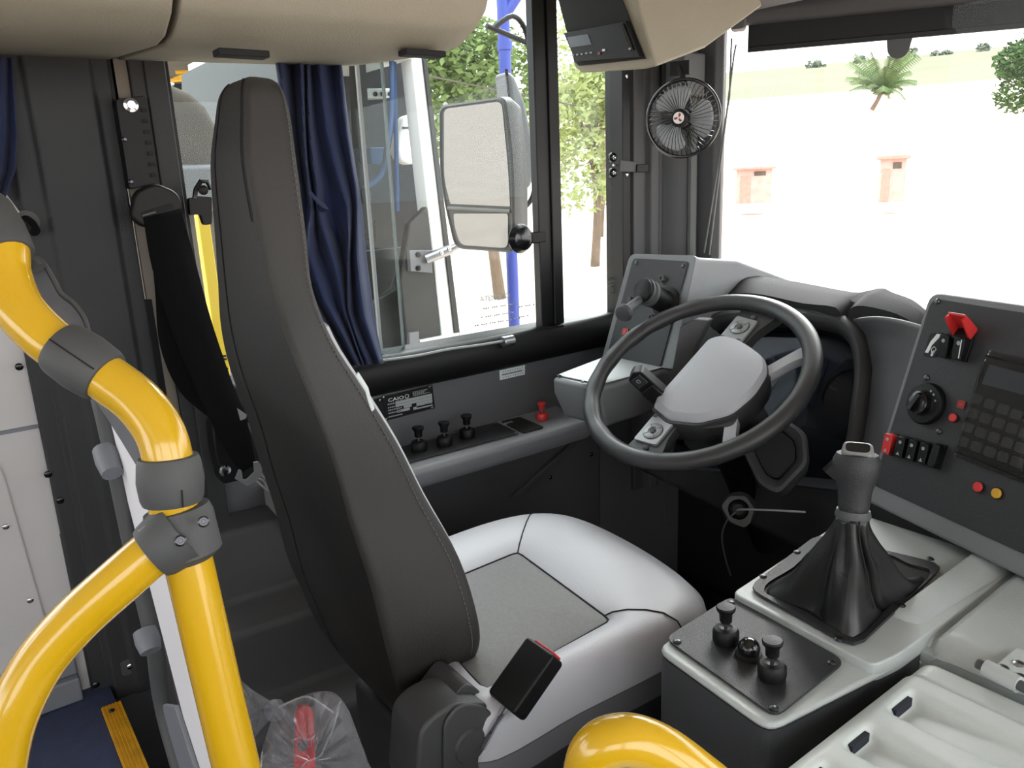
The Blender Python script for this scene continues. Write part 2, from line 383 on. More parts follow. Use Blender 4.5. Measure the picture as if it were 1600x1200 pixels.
# windshield
wc = cat([(.145, 1.645, 0), (.3, 1.80, 0), (.55, 1.93, 0), (.9, 2.02, 0), (1.25, 2.05, 0), (1.6, 2.02, 0), (1.95, 1.93, 0), (2.35, 1.70, 0)], 6)
def wring(z, dy): return [V((p.x, p.y + dy - (z - .8) * .06, z)) for p in wc]
ws = struct('window_2', add(loft([[V((p.x, p.y + .02, .70)) for p in wc], [V((p.x, p.y + .02, .79)) for p in wc]], closed=False), loft([[V((p.x, p.y - .05, 1.56)) for p in wc], [V((p.x, p.y - .06, 1.99)) for p in wc]], closed=False)), 'alu_black', 'wide curved windshield in a black frame', solid=.02)
mk('pane', loft([wring(.76, .02), wring(1.60, .02)], closed=False), 'windshield_glass', ws)

# ================================================================== outside
def hgt(x, y):
    s = -.47 * x + .88 * y
    if s < 46: return -1.0
    if s < 70: return -1.0 + 8.0 * (s - 46) / 24
    return 7.0 + 13.4 * min(1.3, (s - 70) / 100)
def terr(s0, s1, n, t0, t1, m):
    ax, tx = V((-.47, .88, 0)), V((.88, .47, 0))
    def fn(a, b):
        p = ax * (s0 + (s1 - s0) * b) + tx * (t0 + (t1 - t0) * a)
        bump = 1.2 * math.sin(p.x * .03 + 1) + .8 * math.sin(p.y * .045) if b > .6 and s0 > 50 else 0
        return (p.x, p.y, hgt(p.x, p.y) + bump * (b - .6 if b > .6 else 0))
    return surf(fn, m, n)
struct('ground', terr(-60, 70.2, 90, -90, 110, 30), 'concrete', 'sunlit pale concrete yard outside the bus')
struct('hill', terr(70, 185, 26, -140, 200, 60), 'grass', 'pale green grassy hillside beyond the yard')

def leaves(c, rad, n, size, seed, sc=(1, 1, 1), lobes=7):
    rnd = random.Random(seed); vs_, fs = [], []
    cs = [(V((rnd.uniform(-.6, .6) * sc[0], rnd.uniform(-.6, .6) * sc[1], rnd.uniform(-.6, .6) * sc[2])) * rad, rnd.uniform(.35, .55) * rad) for _ in range(lobes)]
    for _ in range(n):
        c0, r0 = rnd.choice(cs); d = V((rnd.gauss(0, 1), rnd.gauss(0, 1), rnd.gauss(0, 1))).normalized()
        p = V(c) + c0 + d * r0 * rnd.uniform(.55, 1.05)
        a = V((rnd.gauss(0, 1), rnd.gauss(0, 1), rnd.gauss(0, .6))).normalized(); b = a.cross(V((rnd.gauss(0, 1), rnd.gauss(0, 1), rnd.gauss(0, 1)))).normalized()
        s = size * rnd.uniform(.6, 1.3); k = len(vs_)
        vs_ += [p - a * s, p + b * s * .45, p + a * s, p - b * s * .45]; fs.append((k, k + 1, k + 2, k + 3))
    return vs_, fs
def tree(name, label, base, crown, rad, n, size, seed, m='leaf', sc=(1, 1, 1), tr=.12, bushy=True):
    base = V(base); base.z = hgt(base.x, base.y); crown = V(crown)
    t = T(name, label, 'tree', base, 'trees around the yard')
    mid = (base + crown) / 2 + V((.1, .1, 0))
    mk('trunk', tube(cat([base, mid, crown], 4), [tr * (1 - .06 * i) for i in range(9)], 8), 'bark', t)
    rnd = random.Random(seed)
    for k in range(4):
        e = crown + V((rnd.uniform(-.7, .7) * sc[0], rnd.uniform(-.7, .7) * sc[1], rnd.uniform(-.1, .7) * sc[2])) * rad
        mk('branch', tube([mid.lerp(crown, .3 + .15 * k), crown.lerp(e, .5) + V((0, 0, -.05 * rad)), e], [tr * .5, tr * .35, tr * .12], 6), 'bark', t)
    mk('foliage', leaves(crown, rad, n, size, seed, sc), m, t, flat=True, kind='stuff')
    return t
def far(px, py, d): return CAM + ray(px, py).normalized() * d
c1 = far(705, 130, 15); tree('leafy_tree', 'bright green leafy tree seen past the outside mirror', c1 + V((.5, .5, 0)), c1, 1.9, 9000, .085, 3, 'leaf', (1, 1, .7))
c1 = far(918, 195, 20); tree('leafy_tree', 'pale leafy tree framed in the front quarter of the side window', c1 + V((.2, 0, 0)), c1, 1.9, 3800, .10, 5, 'leaf_pale', (.7, .7, 1))
c1 = far(935, 125, 30); tree('leafy_tree', 'thin tall tree behind the pale leafy tree', c1, c1, 2.6, 2600, .12, 8, 'leaf_pale', (1, 1, 1.1))
c1 = far(1636, 95, 26); tree('leafy_tree', 'dark green tree entering at the right edge of the windshield', c1 + V((1, 0, 0)), c1, 1.25, 4500, .085, 11, 'leaf_dark', (1, 1, 1))
# palm on the far slope
pb = far(1362, 172, 62); pc = far(1378, 142, 62)
t = T('palm_tree', 'drooping palm standing before the hillside in the windshield', 'tree', pb)
mk('trunk', tube([pb, (pb + pc) / 2 + V((.05, 0, 0)), pc], [.16, .14, .16], 8), 'bark', t)
rnd = random.Random(2)
for k in range(34):
    az = 2 * math.pi * k / 34 + rnd.uniform(-.1, .1); up = rnd.uniform(.5, 2.2); L = rnd.uniform(1.5, 2.4)
    d = V((math.cos(az), math.sin(az), 0)); sp = [pc + d * (L * s) + V((0, 0, up * 1.5 * s - 1.7 * s * s * (1.1 - .3 * up))) for s in (0, .25, .5, .75, 1)]
    side = d.cross(V((0, 0, 1))); vs_, fs = [], []
    for i in range(4):
        for j in range(5):
            p = sp[i].lerp(sp[i + 1], j / 5)
            for sg in (-1, 1):
                e = p + side * sg * .5 + d * .25 + V((0, 0, -.3)); q = p + (sp[i + 1] - sp[i]).normalized() * .11; n0 = len(vs_)
                vs_ += [p, q, e]; fs.append((n0, n0 + 1, n0 + 2))
    mk('frond', add(tube(sp, .03, 5), (vs_, fs)), 'palm', t, flat=True)
# shrubs on the skyline
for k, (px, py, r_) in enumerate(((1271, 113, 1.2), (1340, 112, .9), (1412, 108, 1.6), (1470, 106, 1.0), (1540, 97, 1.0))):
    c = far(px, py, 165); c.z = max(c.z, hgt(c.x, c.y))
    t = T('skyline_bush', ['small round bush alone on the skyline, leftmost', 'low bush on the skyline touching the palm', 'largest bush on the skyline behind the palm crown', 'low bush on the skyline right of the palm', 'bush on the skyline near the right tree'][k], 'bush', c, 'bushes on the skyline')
    mk('foliage', leaves(c, r_ * 1.6, 260, .5, 40 + k, (1.2, 1.2, .6), 5), 'leaf_hazed', t, flat=True, kind='stuff'); mk('stem', cyl(c - V((0, 0, 1.5)), c, .12, 6), 'bark', t)
# small brick buildings across the yard
def shed(px0, py0, px1, py1, d, label):
    a = far(px0, py1, d); b = far(px1, py1, d); h = (far(px0, py0, d) - a).length
    u = (b - a); u.z = 0; L = u.length; u.normalize(); n = u.cross(V((0, 0, 1))); fr = Fr(a, u, V((0, 0, 1)), n)
    t = T('brick_shed', label, 'building', a, 'brick sheds across the yard')
    mk('wall', box(0, L, -.9, h * .86, -2.5, 0, fr), 'brick', t)
    mk('roof', box(-.15, L + .15, h * .86, h, -2.7, .3, fr), 'roof_tile', t, bev=.03)
    mk('window', box(L * .5, L * .82, h * .5, h * .74, -.02, .03, fr), 'shed_grey', t)
    mk('door', box(L * .12, L * .4, -.9, h * .5, -.02, .03, fr), 'roof_tile', t)
shed(1373, 244, 1414, 285, 40, 'small brick shed seen through the middle of the windshield')
shed(1150, 262, 1206, 290, 42, 'low brick shed seen beside the windshield pillar')

# blue post with a line of white lettering outside the side window
bp = T('blue_post', 'tall blue painted post outside the side window behind the mirror', 'post', (-2.0, 2.56, -1.0))
mk('shaft', cyl((-2.0, 2.56, -1.0), (-2.0, 2.585, 3.2), .032, 16), 'pole_blue', bp)
mk('collar', cyl((-2.0, 2.58, 1.80), (-2.0, 2.58, 1.84), .040, 16), 'pole_blue', bp)
mk('branch', tube([(-2.0, 2.575, 1.95), (-1.95, 2.66, 2.08), (-1.85, 2.78, 2.5)], .028, 12), 'pole_blue', bp)
# overhead wire
mk('overhead_wire', tube([far(560, 100, 12), far(665, 118, 12), far(772, 140, 12), far(900, 165, 12.5)], .012, 6), 'shed_grey', None, label='thin overhead wire crossing in front of the green tree', category='wire')
# ------------------------------------------------------------------ neighbouring bus parked alongside
XB = -1.55
def q_(px, py, x=XB): return ux(px, py, x)
nb = T('parked_bus', 'parked bus close outside the side window with white pillar and dark doorway', 'bus', (XB - .5, 1.6, -1.0))
mk('pillar', slab([q_(640, 60), q_(657, 60), q_(712, 528), q_(692, 540)], (-.10, 0, 0)), 'bus_white', nb, bev=.01)
mk('pillar_seal', slab([q_(658, 60, XB + .01), q_(663, 60, XB + .01), q_(719, 524, XB + .01), q_(712, 528, XB + .01)], (-.06, 0, 0)), 'bus_dark', nb)
mk('door_panel', slab([q_(668, 322), q_(692, 545), q_(640, 575), q_(625, 440), q_(640, 350)], (-.05, 0, 0)), 'bus_dark', nb, bev=.01)
mk('roof_front', slab([q_(480, 20), q_(640, 20), q_(646, 92), q_(480, 92)], (-.9, 0, 0)), 'bus_white', nb)
mk('roof_panel', slab([q_(480, 30, XB - .0), q_(652, 30, XB - .0), V((XB - 1.6, q_(652, 30).y, q_(652, 30).z)), V((XB - 1.6, q_(480, 30).y, q_(480, 30).z))], (0, 0, .05)), 'bus_white', nb)
mk('rear_wall', slab([q_(480, 30), q_(480, 640), V((XB - 1.6, q_(480, 640).y, q_(480, 640).z)), V((XB - 1.6, q_(480, 30).y, q_(480, 30).z))], (0, -.04, 0)), 'bus_dark', nb)
mk('interior_wall', slab([q_(490, 40, XB - .55), q_(652, 60, XB - .55), q_(705, 560, XB - .55), q_(490, 600, XB - .55)], (-.03, 0, 0)), 'bus_inside', nb)
mk('side_panel', slab([q_(490, 400, XB - .3), q_(632, 385, XB - .3), q_(612, 450, XB - .3), q_(585, 470, XB - .3), q_(560, 620, XB - .3), q_(490, 640, XB - .3)], (-.04, 0, 0)), 'bus_dark', nb, bev=.008)
mk('lower_panel', slab([q_(490, 470, XB - .1), q_(586, 470, XB - .1), q_(640, 440, XB - .1), q_(650, 590, XB - .1), q_(490, 640, XB - .1)], (-.04, 0, 0)), 'bus_dark', nb, bev=.008)
wp = [(632, 182), (662, 172), (666, 200), (668, 240), (664, 255), (640, 257), (625, 250), (620, 235), (624, 212)]
mk('seat_shell', slab([q_(a, b, XB - .25) for a, b in wp], (-.08, 0, 0)), 'bus_white', nb, bev=.02, seg=3)
mk('seat_shell_slot', slab([q_(a, b, XB - .24) for a, b in ((631, 198), (647, 198), (647, 201), (631, 201))], (-.02, 0, 0)), 'bus_dark', nb)
mk('black_post', slab([q_(553, 60, XB - .02), q_(570, 60, XB - .02), q_(580, 232, XB - .02), q_(560, 232, XB - .02)], (-.06, 0, 0)), 'black', nb, bev=.005)
mk('blue_box', slab([q_(578, 230, XB - .12), q_(602, 230, XB - .12), q_(602, 258, XB - .12), q_(580, 258, XB - .12)], (-.1, 0, 0)), 'bus_blue', nb, bev=.008)
mk('box_frame', tube([q_(a, b, XB - .02) for a, b in ((562, 232), (562, 250), (568, 258), (595, 259), (600, 252), (602, 232))], .006, 8), 'black', nb)
mk('light_bar', slab([q_(570, 138, XB - .2), q_(612, 138, XB - .2), q_(612, 152, XB - .2), q_(572, 154, XB - .2)], (-.08, 0, 0)), 'bus_white', nb, bev=.006)
for px in (586, 597, 609):
    p = q_(px, 147, XB - .195); mk('lamp_ring', lathe([(.010, 0), (.010, .006), (.006, .006), (.006, 0)], Fr(p, (0, 1, 0), (0, 0, 1), (1, 0, 0)), 14), 'bus_dark', nb)
mk('grab_rail', tube(cat([q_(a, b, XB - .05) for a, b in ((612, 90), (612, 180), (603, 240), (598, 268), (585, 284), (570, 293))], 5), .011, 10), 'bus_blue', nb)
mk('grab_rail', tube([q_(a, b, XB - .1) for a, b in ((616, 90), (618, 180), (621, 330))], .010, 10), 'bus_blue', nb)
mk('rail_knob', ball(q_(571, 307, XB - .02), .03, sc=(.8, .9, 1.2)), 'black', nb)
mk('stand_bracket', tube([q_(a, b, XB - .12) for a, b in ((570, 372), (586, 348), (586, 375), (570, 372))], .009, 8), 'black', nb)
hp = q_(652, 405)
mk('hinge_plate', slab([q_(640, 391, XB + .03), q_(676, 391, XB + .03), q_(676, 427, XB + .03), q_(642, 424, XB + .03)], (-.03, 0, 0)), 'housing', nb, bev=.004)
for py in (398, 419): mk('hinge_bolt', lathe([(.012, 0), (.012, .006), (.006, .010)], Fr(q_(653, py, XB + .03), (0, 1, 0), (0, 0, 1), (1, 0, 0)), 14), 'black', nb)
mk('hinge_arm', add(cyl(q_(665, 405, XB + .04), q_(705, 389, XB + .08), .022, 14), cyl(q_(705, 389, XB + .08), q_(740, 372, XB + .12), .015, 14)), 'steel', nb)
for px, py in ((690, 395), (702, 389)): mk('hinge_bolt', ball(q_(px, py, XB + .115), .010, 10, 6), 'chrome', nb)
mk('door_latch', slab([q_(640, 520, XB + .02), q_(655, 518, XB + .02), q_(655, 540, XB + .02), q_(640, 542, XB + .02)], (-.03, 0, 0)), 'housing', nb, bev=.003)
mk('step_edge', slab([q_(656, 532, XB + .02), q_(718, 520, XB + .02), q_(718, 524, XB + .02), q_(657, 537, XB + .02)], (-.03, 0, 0)), 'bus_white', nb)
# brown bus end, yellow truss hall and red sign seen behind the headrest
XF = -1.45
bb = T('brown_bus', 'dusty brown rounded bus end seen behind the seat belt', 'bus', (XF - .4, 1.0, -1.0))
pts = [(240, 128), (270, 130), (300, 142), (326, 165), (345, 200), (350, 620), (240, 640)]
mk('body', slab([q_(a, b, XF) for a, b in pts], (-.8, 0, 0)), 'shed_grey', bb, bev=.05, seg=3)
mk('bumper', slab([q_(a, b, XF + .05) for a, b in ((240, 258), (346, 256), (348, 330), (240, 332))], (-.1, 0, 0)), 'housing', bb, bev=.02)
mk('roof_lamp', slab([q_(a, b, XF + .02) for a, b in ((258, 126), (274, 130), (272, 134), (258, 132))], (-.05, 0, 0)), 'bus_white', bb, bev=.01)
XH = -6.0
hall = T('workshop_hall', 'dark workshop hall with a yellow roof truss behind the headrest', 'building', (XH, 2.0, -1.0))
mk('back_wall', slab([q_(180, -60, XH - 1.5), q_(560, -60, XH - 1.5), q_(560, 330, XH - 1.5), q_(180, 330, XH - 1.5)], (-.1, 0, 0)), 'bus_inside', hall)
mk('roof', slab([q_(180, -80, XH + .2), q_(560, -80, XH + .2), q_(560, 100, XH + .2), q_(180, 92, XH + .2)], (-1.6, 0, 0)), 'shed_grey', hall)
for nm, ps in (('truss_chord', ((262, 126), (322, 121))), ('truss_chord', ((275, 113), (410, 104))), ('truss_web', ((272, 124), (300, 112))), ('truss_web', ((300, 111), (320, 121))), ('truss_web', ((301, 110), (301, 122)))):
    mk(nm, tube([q_(a, b, XH) for a, b in ps], .018, 6), 'yellow_worn', hall)
sg = T('red_sign', 'red rectangular sign with pale lettering beside the headrest', 'sign', q_(357, 130, XH + .1))
mk('board', slab([q_(344, 116, XH + .1), q_(370, 115, XH + .1), q_(370, 129, XH + .1), q_(344, 130, XH + .1)], (-.04, 0, 0)), 'red', sg)
mk('lettering', add(*[slab([q_(346 + 3 * k, 120, XH + .12), q_(348 + 3 * k, 120, XH + .12), q_(348 + 3 * k, 122, XH + .12), q_(346 + 3 * k, 122, XH + .12)], (-.01, 0, 0)) for k in range(8)]), 'white', sg)
yp = ux(333, 470, -1.0)
ypo = T('yellow_post', 'bright yellow post standing outside behind the backrest', 'post', (yp.x, yp.y, -1.0))
mk('shaft', box(yp.x - .02, yp.x + .02, yp.y - .017, yp.y + .017, -1.0, 1.10), 'yellow_far', ypo, bev=.004)
mk('marking', add(*[box(yp.x + .0205, yp.x + .0215, yp.y - .011, yp.y + .011, z, z + .006) for z in (.62, .65, .66, .585)]), 'black', ypo)
# ------------------------------------------------------------------ outside mirrors
XM = -.36
mr = T('wing_mirror', 'large rounded outside mirror in two sections with grey frame', 'mirror', (XM, 1.25, .95))
mf = Fr(ux(750, 275, XM), (.93, .36, 0), (.036, -.093, 1))
mf.n = mf.u.cross(mf.v)          # towards the cab
if mf.n.dot(CAM - mf.o) < 0: mf.n = -mf.n
out = [mf.uv(a, b) for a, b in ((688, 165), (792, 150), (805, 260), (806, 395), (712, 388), (688, 285))]
outl = rpoly(out, [.022, .025, .08, .03, .03, .10], 5)
mk('housing', loft([[mf.p(a * .86, b * .9, -.09) for a, b in outl], [mf.p(a, b, -.03) for a, b in outl], [mf.p(a, b, .004) for a, b in outl], [mf.p(a * .955, b * .975, .010) for a, b in outl], [mf.p(a * .93, b * .96, .004) for a, b in outl]]), 'rubber_grey', mr)
up = rpoly([mf.uv(a, b) for a, b in ((696, 170), (786, 158), (796, 260), (799, 322), (706, 318), (696, 280))], [.016, .018, .05, .004, .004, .06], 5)
lo = rpoly([mf.uv(a, b) for a, b in ((711, 333), (796, 333), (796, 387), (722, 382), (713, 355))], [.008, .008, .02, .02, .02], 4)
mk('upper_glass', prism(up, .004, .007, mf), 'mirror_glass', mr)
mk('lower_glass', prism(lo, .004, .008, mf), 'mirror_glass', mr)
a0, b0 = mf.uv(703, 324); a1, b1 = mf.uv(800, 329)
mk('divider', tube([mf.p(a0, b0, .008), mf.p(a1, b1, .008)], .006, 8), 'alu_grey', mr)
m2 = T('wing_mirror', 'slim pale mirror housing seen edge-on behind the large mirror', 'mirror', (XM - .1, 1.42, 1.1))
X2 = -.55
pr2 = [(792, 108), (806, 118), (822, 160), (836, 230), (837, 270), (830, 294), (817, 297), (812, 270), (806, 220), (797, 150)]
mk('housing', slab([ux(a, b, X2) for a, b in pr2], (-.10, .02, 0)), 'housing', m2, bev=.025, seg=3)
mk('glass_edge', tube([ux(a, b, X2 + .01) for a, b in ((791, 108), (796, 150), (806, 225), (811, 250))], .005, 8), 'alu_black', m2)
mk('support_arm', tube(cat([ux(a, b, X2 - .02) for a, b in ((770, 45), (800, 25), (820, 45), (828, 90), (833, 180), (836, 260), (834, 300), (824, 320), (806, 332))], 4), .008, 10), 'alu_black', m2)
mk('support_arm', tube([ux(a, b, X2 - .02) for a, b in ((760, 40), (800, 57), (826, 68))], .008, 10), 'alu_black', m2)

# ================================================================== overhead
def ovprof(y, k=0): # cross-section X,Z of the overhead compartments
    r = .004 + .022 * max(0, y - .1)
    return [V((x, y, z + r)) for x, z in ((.02, 1.352), (.30, 1.330), (.345, 1.334), (.385, 1.352), (.40, 1.366), (.415, 1.42), (.43, 1.80), (.43, 1.960), (.02, 1.960))]
ob = T('overhead_compartment', 'beige textured overhead compartment at the top left edge', 'compartment', (.2, 0, 1.34), 'overhead compartments')
mk('shell', loft([ovprof(-.8), ovprof(.2960)]), 'beige', ob, bev=.006)
oc = T('overhead_compartment', 'beige overhead compartment above the curtain with rounded front end', 'compartment', (.2, .5, 1.34), 'overhead compartments')
rings = [ovprof(.3025)]
for s, y in ((1.0, .66), (.99, .705), (.95, .745), (.86, .78), (.70, .81), (.45, .835)):
    rings.append([V((.02 + (p.x - .02) * s, y + (p.z - 1.33) * .17, 1.975 - (1.975 - p.z) * (1 - (1 - s) * .36))) for p in ovprof(y)])
mk('shell', loft(rings), 'beige', oc, bev=.004)
for a, b in ((338, 418), (630, 692)):
    p0 = ux(a, 82, .352); p1 = ux(b, 84, .352)
    mk('hinge_pad', box(.335, .362, p0.y, p1.y, p0.z - .004, p0.z + .005), 'black_matte', oc, bev=.002)

# radio housing
rf_o = uy(903, 103, 1.10)
rb = T('radio_housing', 'beige overhead housing holding the black radio above the side window', 'housing', (.3, 1.1, 1.36))
A = [uy(px, py, 1.10) for px, py in ((862, -40), (985, -40), (1026, 104), (1004, 109), (908, 115), (897, 106))]
fw = [(0, .28, .06), (0, .30, .10), (.0, .30, .125), (-.01, .28, .12), (-.01, .26, .10), (0, .24, .09)]
mid = [p + V((dx * .4, dy * .45, dz * .32)) for p, (dx, dy, dz) in zip(A, fw)]
bk = [p + V(d) for p, d in zip(A, fw)]
mk('shell', loft([A, mid, bk]), 'beige', rb, bev=.006)
rF = Fr(uy(900, 98, 1.098), (uy(1008, 90, 1.098) - uy(900, 98, 1.098)), V((0, 0, 1)))
rF.n = V((0, -1, 0))
pan = [rF.uv(a, b) for a, b in ((866, -30), (962, -30), (1010, 92), (906, 103), (899, 97))]
mk('face_panel', prism(pan, 0, .003, rF), 'black_matte', rb, bev=.001)
ra = T('car_radio', 'black car radio unit with a small display in the overhead housing', 'radio', rF.p(.08, .05, .003))
rad = [rF.uv(a, b) for a, b in ((887, 52), (985, 33), (1008, 89), (906, 97))]
mk('body', prism(rad, .0032, .012, rF), 'black', ra, bev=.002)
mk('display', prism([rF.uv(a, b) for a, b in ((894, 59), (926, 54), (932, 70), (899, 75))], .012, .0128, rF), 'gauge', ra)
mk('trim_strip', prism([rF.uv(a, b) for a, b in ((978, 38), (982, 37), (998, 78), (993, 79))], .012, .014, rF), 'black_gloss', ra)
for a, b in ((903, 87), (910, 86), (917, 85), (924, 84), (931, 83)): mk('button', prism(rrect(.006, .003, .001, 2, *rF.uv(a, b)), .012, .0138, rF), 'print_grey', ra)
mk('button', prism(rrect(.007, .004, .0015, 2, *rF.uv(944, 84)), .012, .0138, rF), 'red_dark', ra)
mk('button', prism(rrect(.007, .004, .0015, 2, *rF.uv(951, 79)), .012, .0138, rF), 'white', ra)
mk('button', prism(rrect(.006, .004, .0015, 2, *rF.uv(993, 77)), .012, .0150, rF), 'chrome', ra)

# sun blind across the top of the windshield
b0 = uz(1168, 82, 1.425); b1 = uz(1600, 44, 1.425); bd = (b1 - b0); bd.z = 0; bl = bd.length; bd.normalize()
bf = Fr(b0, bd, V((0, 0, 1)))   # n points to the cab
if bf.n.dot(CAM - bf.o) < 0: bf.n = -bf.n
sb = T('sun_blind', 'black roller sun blind along the top of the windshield', 'blind', b0)
mk('fabric', box(0, bl + .25, 0, .10, -.004, .0, bf), 'black_matte', sb)
mk('bottom_bar', box(0, bl + .25, 0, .012, -.007, .004, bf), 'alu_black', sb, bev=.002)
mk('roller', cyl(bf.p(-.02, .086, .006), bf.p(bl + .27, .086, .006), .028, 20), 'dash_dark', sb)
mk('end_bracket', add(prism(rpoly([(-.04, .05), (-.006, .05), (.0, .11), (-.01, .14), (-.05, .14)], .01), -.02, .03, bf)), 'trim_dark', sb, bev=.004)
tx, _t = bf.uv(1404, 75)
mk('pull_tab', prism([(tx - .026, .004), (tx + .028, .004)] + [(tx + .024 * math.cos(t), -.014 - .028 * math.sin(t)) for t in [k * math.pi / 10 for k in range(11)]], -.004, .003, bf), 'dash_dark', sb, bev=.001)
hd = struct('trim_10', loft([[V((.0, 1.60, 1.50)), V((.0, 1.40, 1.56)), V((.0, 1.40, 1.98)), V((.0, 1.70, 1.98))], [V((2.5, 1.78, 1.50)), V((2.5, 1.56, 1.53)), V((2.5, 1.56, 1.98)), V((2.5, 1.85, 1.98))]]), 'trim_dark', 'dark header trim above the windshield', bev=.01)
mk('beige_edge', tube([V((.12, 1.41, 1.555)), V((2.4, 1.555, 1.53))], .012, 10), 'beige', hd)
for k, ps in enumerate((((1143, 60), (1140, 150), (1100, 395)), ((1150, 70), (1147, 85), (1108, 398)))):
    mk('blind_cord', tube([hit(a, b, (0.13, 1.585, 0), (.55, -.83, 0)) for a, b in ps], .0022, 6), 'alu_grey', None, label=['outer grey blind cord hanging along the windshield pillar', 'inner grey blind cord, the one nearer the windshield centre'][k], category='cord', group='blind cords')

# fan
fc = ux(1067, 185, .20)
fn_ = (CAM - fc).normalized(); fn_ = (fn_ + V((-.18, -.25, .05))).normalized()
ff = Fr(fc, fn_.cross(V((0, 0, 1))) * -1, V((0, 0, 1)), fn_); ff.v = ff.n.cross(ff.u); 
fa = T('cab_fan', 'small black wire cage fan on the windshield pillar', 'fan', fc)
RF = .083
mk('cage_ring', tube([ff.p(RF * math.cos(t), RF * math.sin(t), 0) for t in [2 * math.pi * k / 48 for k in range(48)]], .0042, 8, closed=True), 'black_gloss', fa)
wires = []
for k in range(44):
    t = 2 * math.pi * k / 44
    wires.append(tube([ff.p(r_ * math.cos(t + tw), r_ * math.sin(t + tw), h) for r_, h, tw in ((.018, .030, 0), (.045, .028, .08), (.072, .018, .14), (RF, 0, .16))], .0008, 4))
    wires.append(tube([ff.p(r_ * math.cos(t - tw), r_ * math.sin(t - tw), h) for r_, h, tw in ((RF, 0, 0), (.078, -.022, .10), (.055, -.038, .25), (.025, -.042, .4))], .0008, 4))
mk('cage_wires', add(*wires), 'black_gloss', fa, kind='stuff')
for k in range(3):
    t0 = math.radians(115 + 120 * k)
    def bl_(a, b):
        r_ = .014 + .056 * b; w_ = (.30 + .75 * math.sin(min(1, b * 1.15) * math.pi * .62)) ; t = t0 + (a - .5) * 1.55 * min(1, .55 + b * .7) * (1 if b < .85 else 1 - (b - .85) * 2.2) 
        return ff.p(r_ * math.cos(t), r_ * math.sin(t), .004 + .018 * (a - .5))
    mk('blade', surf(bl_, 10, 8), 'fan_blade', fa, solid=.0012)
mk('hub', lathe([(.020, .010), (.020, .028), (.016, .034), (.012, .034)], ff, 24), 'black', fa)
mk('badge', lathe([(.0125, .034), (.0125, .0352)], ff, 24), 'white', fa)
for k in range(3):
    t0 = math.radians(80 + 120 * k); ps = [(.001, -.4), (.005, -.75), (.0095, -.45), (.0105, 0), (.007, .15), (.003, .2)]
    mk('badge_blade', prism([(r_ * math.cos(t0 + a), r_ * math.sin(t0 + a)) for r_, a in ps], .0352, .0358, ff), 'red_dark', fa, flat=True)
mk('motor', lathe([(.022, -.012), (.026, -.022), (.026, -.055), (.018, -.068)], ff, 20), 'black', fa)
mk('bracket', add(tube([ff.p(0, .02, -.06), ff.p(-.01, .07, -.06), ff.p(-.03, .12, -.07)], .007, 8), box(-.05, -.005, .10, .13, -.085, -.065, ff)), 'black', fa)
mk('cable', tube(cat([ux(a, b, .10) for a, b in ((1084, 55), (1092, 80), (1104, 95), (1103, 115), (1098, 130))], 5), .002, 6), 'black', fa)

# window stay
q = ux(960, 256, .02)
wsY = T('window_stay', 'small chrome window stay with two black end blocks', 'stay', q)
for a, b in ((957, 246), (957, 270)): mk('end_block', ball(ux(a, b, .02), .012, 12, 8, (1, 1, 1)), 'black_gloss', wsY); mk('screw', ball(ux(a + 3, b, .032), .005, 8, 6), 'chrome', wsY)
mk('rod', tube([ux(958, 258, .02), ux(975, 258, .022), ux(1000, 258, .03)], .003, 8), 'steel', wsY)
mk('clamp', prism([(-.0, -.014), (.075, -.012), (.075, .010), (.0, .014)], -.004, .004, Fr(ux(967, 259, .028), (ux(1033, 263, .05) - ux(967, 259, .028)), V((0, 0, 1)))), 'rubber_grey', wsY, bev=.002)
mk('clamp_tip', prism([(.05, -.012), (.085, -.010), (.085, .010), (.05, .008)], -.006, .006, Fr(ux(967, 260, .03), (ux(1033, 263, .05) - ux(967, 259, .028)), V((0, 0, 1)))), 'black', wsY, bev=.002)

# curtains
LE = [(428, 80), (446, 200), (464, 290), (468, 330), (470, 400), (482, 460), (545, 572)]
RE = [(531, 80), (545, 200), (560, 290), (566, 330), (572, 400), (585, 500), (599, 568)]
def interp(tb, t):
    s = t * (len(tb) - 1); i = min(int(s), len(tb) - 2); f_ = s - i; return tb[i][0] * (1 - f_) + tb[i + 1][0] * f_, tb[i][1] * (1 - f_) + tb[i + 1][1] * f_
def cur(a, b):
    l, r = interp(LE, b), interp(RE, b); pz = math.exp(-((b - .47) / .13) ** 2)
    aa = a + .12 * math.sin(2 * math.pi * (a + b * 1.1)) * math.sin(math.pi * a)
    if a < .62: aa += (.26 - aa) * .78 * pz * math.sin(math.pi * min(1, a / .62)) ** .7
    px, py = l[0] + (r[0] - l[0]) * aa, l[1] + (r[1] - l[1]) * aa
    X = .05 + .022 * math.sin(a * 2 * math.pi * 4.3 + 3.5 * b + 1.2 * math.sin(4 * b)) * (1 - .35 * pz) + .008 * math.sin(a * 23 + 9 * b) - .02 * pz
    return ux(px, py, X)
ct = T('window_curtain', 'dark blue pleated curtain gathered at the rear of the side window', 'curtain', ux(520, 572, .05))
mk('cloth', surf(cur, 60, 50), 'curtain', ct, solid=.002)
mk('tie_back', tube(cat([ux(a, b, X) for a, b, X in ((484, 300, .075), (500, 318, .080), (508, 322, .07), (500, 326, .05))], 5), [(.002, .008)] * 16, 8), 'curtain', ct)
def cur2(a, b):
    px = -40 + (58 - 26 * max(0, b - .55)) * a + 4 * b; py = 90 + 222 * b
    return ux(px + (10 * b if b < .8 else 8 - 60 * (b - .8) * a), py, .035 + .014 * math.sin(a * 12 + 2 * b))
ct2 = T('window_curtain', 'edge of a blue curtain at the far left tied to a wall hook', 'curtain', ux(0, 312, .03))
